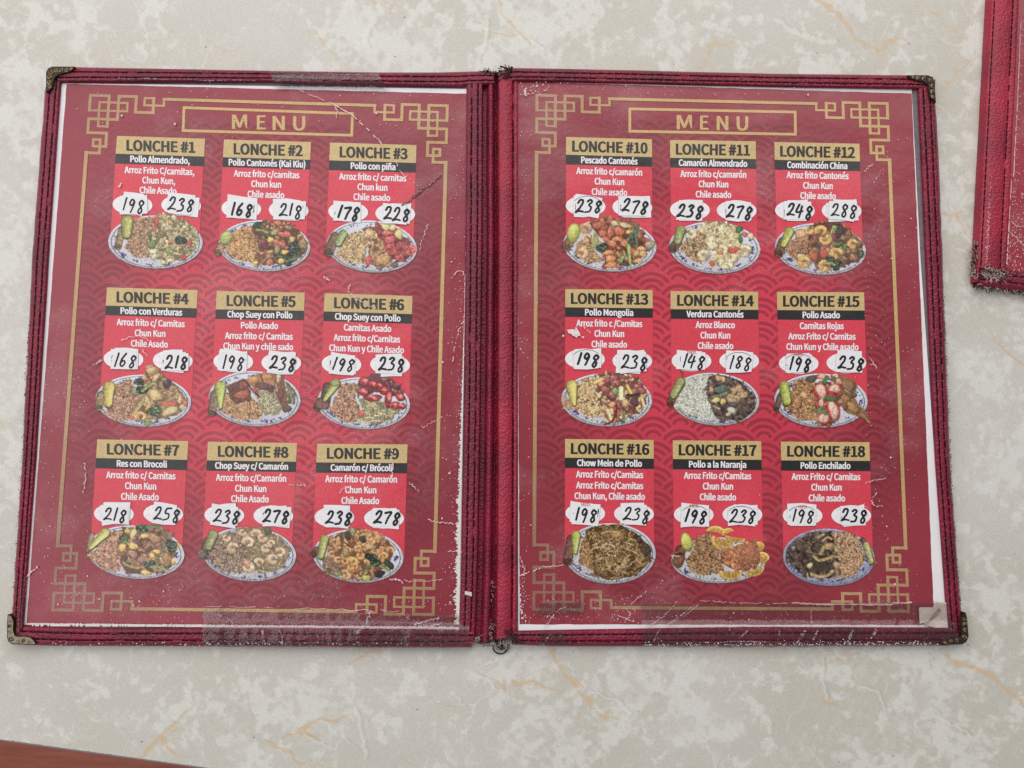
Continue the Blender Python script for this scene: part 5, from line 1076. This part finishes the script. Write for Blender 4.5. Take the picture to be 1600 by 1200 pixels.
TL = [(72,144),(72,113),(75,107),(82,104),(117,104),(113,110.5),(105,114),(97,115.5),(91,117.5),(85.5,122),(83.5,130),(81.5,138),(77,142.5)]
bracket(TL, [(79,112,4,0),(78,120,3.6,2),(77,128,3.4,1),(77,136,3,3),(88,109.5,3.6,.5),(96,109.5,3.2,2),(104,109,3,1),(111,107,2,0)], 'aged brass corner with scrolls, top left', False)
bracket([(1418,117.5),(1450,117.5),(1457,121),(1460,128),(1462.5,160),(1459,157),(1453,152),(1451,142),(1450,133),(1442,128),(1430,125.5),(1423,123)], [(1454,125,3.6,0),(1457,134,3,1),(1457,143,3,2),(1457.5,151,2.6,0),(1444,122.5,3.4,1),(1435,121.5,3,2),(1427,120.5,2.2,0)], 'blackened metal corner, top right', True)
bracket([(12,960),(18,962),(22,972),(21,985),(24,993),(30,994),(38,993.5),(48,995.5),(54,1001),(56,1007),(20,1006.5),(13,1003),(11,996),(11,975)], [(15.5,970,3,0),(15.5,978,3,2),(15.5,986,3,1),(17,998,4,0),(29,1001,3.2,1),(37,1001,3.2,2),(45,1002,2.8,0)], 'pale brass corner, bottom left', False, True)
bracket([(1509,957),(1511,965),(1513.5,995),(1510,1003),(1503,1006.5),(1470,1008),(1469,1003),(1478,998),(1488,995),(1495,993),(1502,994.5),(1502,985),(1501,970),(1505,962)], [(1507,967,2.8,0),(1507.5,975,2.8,2),(1508,984,2.8,1),(1507,995,3.6,0),(1496,1000,3.2,1),(1486,1002,2.8,2),(1477,1004,2.2,0)], 'worn metal corner, bottom right', True)

# ------------------------------------------------------------------ frayed edges and loose threads
def fibres(pts, n, ln, zr, name, parent, mats, seed, spread=2.2, rad=.14, along=.5, px=True, frame=None):
    r = np.random.default_rng(seed); mb = MB(); q = resample(pts, 400)
    for _ in range(n):
        i = int(r.integers(0, 399)); t = q[i + 1] - q[i]; t = t / np.linalg.norm(t); a = math.atan2(t[1], t[0]) + (r.normal(0, .5) if r.random() < along else r.uniform(0, 6.3))
        p = q[i] + r.normal(0, spread, 2); l_ = ln * r.uniform(.4, 1.4); b = r.normal(0, .7)
        p3 = [p, p + .5 * l_ * np.array([math.cos(a), math.sin(a)]), p + l_ * np.array([math.cos(a + b), math.sin(a + b)])]
        z = r.uniform(*zr) * MM + np.array([0, r.uniform(0, .5), r.uniform(-.3, .3)]) * MM; z = np.maximum(z, .25 * MM)
        w3 = P([u[0] for u in p3], [u[1] for u in p3], z) if frame is None else np.array([frame(u[0], u[1], zz) for u, zz in zip(p3, z)])
        mb.tube(list(w3), rad * MM * r.uniform(.7, 1.5), int(r.random() < .5), 3)
    return mb.build(name, mats, parent, kind='stuff')
FM = [M['fray_dark'], M['fray_light']]
fibres([(1474,462),(1479.5,560),(1485,717),(1491,820),(1501,945)], 230, 2.0, (.5, 4.4), 'frayed_edge', menu, FM, 1, spread=.7, along=.8)
fibres([(46,500),(42,560),(34,720),(26,850),(21,950)], 110, 2.2, (.5, 4.2), 'frayed_edge', menu, [M['fray_dark'], M['leather']], 2, spread=.8, along=.6)
fibres([(752,111),(762,112),(772,116),(780,112),(796,106)], 70, 4.5, (3.5, 6), 'frayed_edge', menu, [M['fray_dark'], M['thread']], 3, spread=1.6, rad=.2)
fibres([(742,1002),(755,1000),(768,1006),(780,1007),(792,1004)], 150, 6, (1, 5.5), 'frayed_edge', menu, FM, 4, spread=3.4, rad=.16)
fibres([(768,965),(766,985),(770,1000)], 40, 5, (1.5, 4), 'frayed_edge', menu, FM, 5, spread=1.6)
fibres([(769,905),(767,930),(765,955)], 30, 5, (1.5, 4.4), 'frayed_edge', menu, [M['thread'], M['fray_light']], 9, spread=1.2)
mb = MB(); an = np.linspace(-.4, 5.6, 30); p = np.c_[782 + 11 * np.cos(an) - an * .2, 1012 + 9.5 * np.sin(an)]; mb.tube(list(P(p[:, 0], p[:, 1], .6 * MM + .8 * MM * np.abs(np.sin(an * .7)))), .32 * MM, 0, 6)
p = smoothline([(783,1003),(786,1012),(781,1015),(780,1012)], 16); mb.tube(list(PP(p, 1.2 * MM)), .28 * MM, 0, 6)
p = smoothline([(781.5,103.5),(787,105),(793,107)], 8); mb.tube(list(PP(p, 4.5 * MM)), .45 * MM, 0, 6)
for pts in ([(795,102),(796,107),(799,104)],[(800,104),(797,108)],[(776,124),(773,132),(777,146),(776,158)]): mb.tube(list(PP(smoothline(pts, 10), 6.2 * MM)), .25 * MM, 0, 5)
mb.build('loose_thread', M['thread'], menu, kind='stuff')
# dark binding cords crossing the hinge
mb = MB()
for pts in ([(787,121),(793,112),(801,105)],[(789,123),(797,111)],[(790,986),(800,996),(808,1006)],[(797,985),(806,997),(815,1006)]): mb.tube(list(PP(smoothline(pts, 12), 6.9 * MM)), .55 * MM, 0, 6)
mb.build('binding_cord', M['fray_dark'], menu)
mb = MB(); q = PP([(726.5,923.5),(737,925.5),(737,932),(726,928.5)], 6.2 * MM); mb.box([tuple(p[:2]) for p in q][::-1], 5.6 * MM, 6.2 * MM); mb.build('paper_scrap', M['oldpaper'], menu)

# ------------------------------------------------------------------ the second, closed menu at the right edge
ZC = 1.0 * MM
c0 = P(1517, 446, ZC); u0 = P(1540.5, 0, ZC) - c0; u0 /= np.linalg.norm(u0); r0 = np.array([u0[1], -u0[0], 0])
def Q(a, b, z=0.0): return c0[:2].tolist() and np.array([c0[0] + r0[0] * a * MM + u0[0] * b * MM, c0[1] + r0[1] * a * MM + u0[1] * b * MM, z * .64])
m2 = thing('closed_menu', 'second burgundy menu lying closed with a frayed bottom corner', 'menu', Q(118, 149, 0))
def outline2(z0, z1, grow=0.0):
    return [(-grow, -grow), (238 + grow, -grow), (238 + grow, 299 + grow), (-grow, 299 + grow)]
mb = MB(); mb.box([tuple(Q(a, b)[:2]) for a, b in [(2.5, .8), (237, .8), (237, 298), (2.5, 298)]], .2 * MM, 2.56 * MM); mb.build('cover_board', M['leather'], m2, label='lower cover')
mb = MB(); mb.box([tuple(Q(a, b)[:2]) for a, b in [(3, 2), (236, 2), (236, 297), (3, 297)]], 2.58 * MM, 4.86 * MM); mb.build('inner_pages', M['paper'], m2)
mb = MB(); mb.box([tuple(Q(a, b)[:2]) for a, b in [(3, .8), (237, .8), (237, 298), (3, 298)]], 4.88 * MM, 5.7 * MM); mb.build('cover_board', M['leather'], m2, label='upper cover')
def strip2(name, f, n, prof, mat='leather', seed=0, seams=()):
    """f(s, t) -> plan point in mm along the strip and across it; prof: heights in mm across"""
    k = len(prof); nz = fractal((n, k), 12, seed, 4) - .5; V = np.zeros((n, k, 3))
    for i, s in enumerate(np.linspace(0, 1, n)):
        for j, (t, h) in enumerate(prof): a, b = f(s, t); V[i, j] = Q(a + (nz[i, j] * .25), b + nz[i, j] * .2, (h + nz[i, j] * .28 * (h > 1)) * MM)
    idx = np.arange(n * k).reshape(n, k); F = np.stack([idx[:-1, :-1], idx[:-1, 1:], idx[1:, 1:], idx[1:, :-1]], -1).reshape(-1, 4).tolist(); F.append(idx[0].tolist()); F.append(idx[-1].tolist()[::-1])
    s_ = add(name, V.reshape(-1, 3), F, M[mat], m2, smooth=True)
    if seams:
        mb = MB(); total = np.linalg.norm(V[-1, 0] - V[0, 0]) / MM; cnt = int(total / 4.2)
        for t in seams:
            h = np.interp(t, [p[0] for p in prof], [p[1] for p in prof])
            for c in range(cnt):
                if rng.random() < .06: continue
                pts = [Q(*f(s, t), (h + .12 + .12 * math.sin(math.pi * q / 4)) * MM) for q, s in enumerate(np.linspace((c + .08) / cnt, (c + .86) / cnt, 5))]
                mb.tube(pts, .34 * MM, 0, 5)
        mb.build('stitching', M['thread'], s_, kind='stuff')
    return s_
sp = [(0, .3), (0, 3.0), (.02, 6.0), (.05, 8.0), (.09, 9.1), (.12, 9.2), (.15, 8.9), (.18, 9.5), (.35, 10.2), (.55, 10.3), (.72, 9.9), (.78, 9.3), (.81, 9.2), (.84, 9.6), (.95, 9.6), (1, 9.4), (1, 8.6)]
strip2('spine_binding', lambda s, t: (t * 15.2, 1 + s * 297), 240, sp, 'leather_bright', 1, (.135, .80))
bp_ = [(0, .3), (0, 4), (.03, 8.0), (.10, 9.6), (.25, 10.0), (.33, 9.6), (.42, 10.1), (.6, 10.2), (.72, 9.7), (.82, 10.1), (.95, 9.9), (1, 9.5), (1, 8.6)]
strip2('bottom_binding', lambda s, t: (1.2 + s * 236, -.8 + t * 9.5), 200, [(t, h + .25) for t, h in bp_], 'leather', 2, (.34, .72))
strip2('top_binding', lambda s, t: (1.2 + s * 236, 299.2 - t * 9.5), 80, [(t, h + .25) for t, h in bp_], 'leather', 3, (.34, .72))
strip2('right_binding', lambda s, t: (238.8 - t * 9.5, 1 + s * 297), 80, bp_, 'leather', 4, (.34, .72))
# printed cover sheet with its scuffed edge
g = grid_quad([(15.2, 297), (230, 297), (230, 8.6), (15.2, 8.6)], 90, 120); V = np.array([[Q(a, b, 9.1 * MM) for a, b in row] for row in g]); idx = np.arange(90 * 120).reshape(120, 90)
F = np.stack([idx[:-1, :-1], idx[1:, :-1], idx[1:, 1:], idx[:-1, 1:]], -1).reshape(-1, 4)
cpg = add('cover_sheet', V.reshape(-1, 3), F, M['page'], m2, col=np.tile(alb((150, 60, 70)), (90 * 120, 1)))
mb = MB(); rr = np.random.default_rng(12); z2 = 9.2 * MM
def sc2(p, w_): 
    p = resample(p, 40) + rr.normal(0, .05, (40, 2)); A, B = ribbon(p, w_, w_ * .6)
    for i in range(39):
        if rr.random() < .85: k = rr.uniform(.5, 1.2); mb.poly([Q(*q, z2 + .3 * MM * 0) for q in (p[i] - (p[i] - A[i]) * k, p[i + 1] - (p[i + 1] - A[i + 1]) * k, p[i + 1] - (p[i + 1] - B[i + 1]) * k, p[i] - (p[i] - B[i]) * k)][::-1])
sc2([(17, 60), (17.2, 100), (17, 150)], .4); sc2([(15.6, 12), (15.8, 30), (16, 58)], .5)
for b in np.arange(45, 150, 4.3): sc2([(17, b), (18.2, b + rr.normal(0, .3)), (19.0, b + rr.normal(0, .5))], .3)
sc2([(16, 30), (20, 27), (27, 20)], .5); sc2([(17, 36), (20, 33), (25, 34)], .3)
for _ in range(230):
    a, b = 15.6 + abs(rr.normal(0, 7)), 9 + abs(rr.normal(0, 35)); k = rr.uniform(.12, .38); an = rr.uniform(0, 6) + np.linspace(0, 6.283, 6)[:-1]; mb.poly([Q(a + k * math.cos(t) * rr.uniform(.6, 1.1), b + k * math.sin(t), z2 + .05 * MM) for t in an])
mb.build('scuff_marks', M['scuff'], m2, kind='stuff')
mb = MB()
for _ in range(150):
    a, b = 4.5 + rr.normal(0, .35), 28 + rr.normal(0, 14); k = rr.uniform(.08, .25); an = np.linspace(0, 6.283, 6)[:-1]; mb.poly([Q(a + k * math.cos(t), b + 1.6 * k * math.sin(t), 10.5 * MM) for t in an])
mb.build('leather_scuff', M['scuff'], m2, kind='stuff')
fibres([(2.5, 6), (8, 5), (14.5, 6)], 170, 2.6, (10.2, 10.9), 'frayed_fibres', m2, FM, 21, spread=1.7, rad=.16, frame=Q)
fibres([(1, -.3), (20, -1.0), (60, -.9)], 300, 2.0, (.8, 9.6), 'frayed_fibres', m2, FM, 22, spread=.6, rad=.17, frame=Q)
fibres([(-.2, 4), (0, 12), (.2, 22)], 150, 2.0, (2, 8.5), 'frayed_fibres', m2, FM, 23, spread=.35, rad=.16, frame=Q)

bpy.data.objects.remove(_to); bpy.data.curves.remove(_tc)
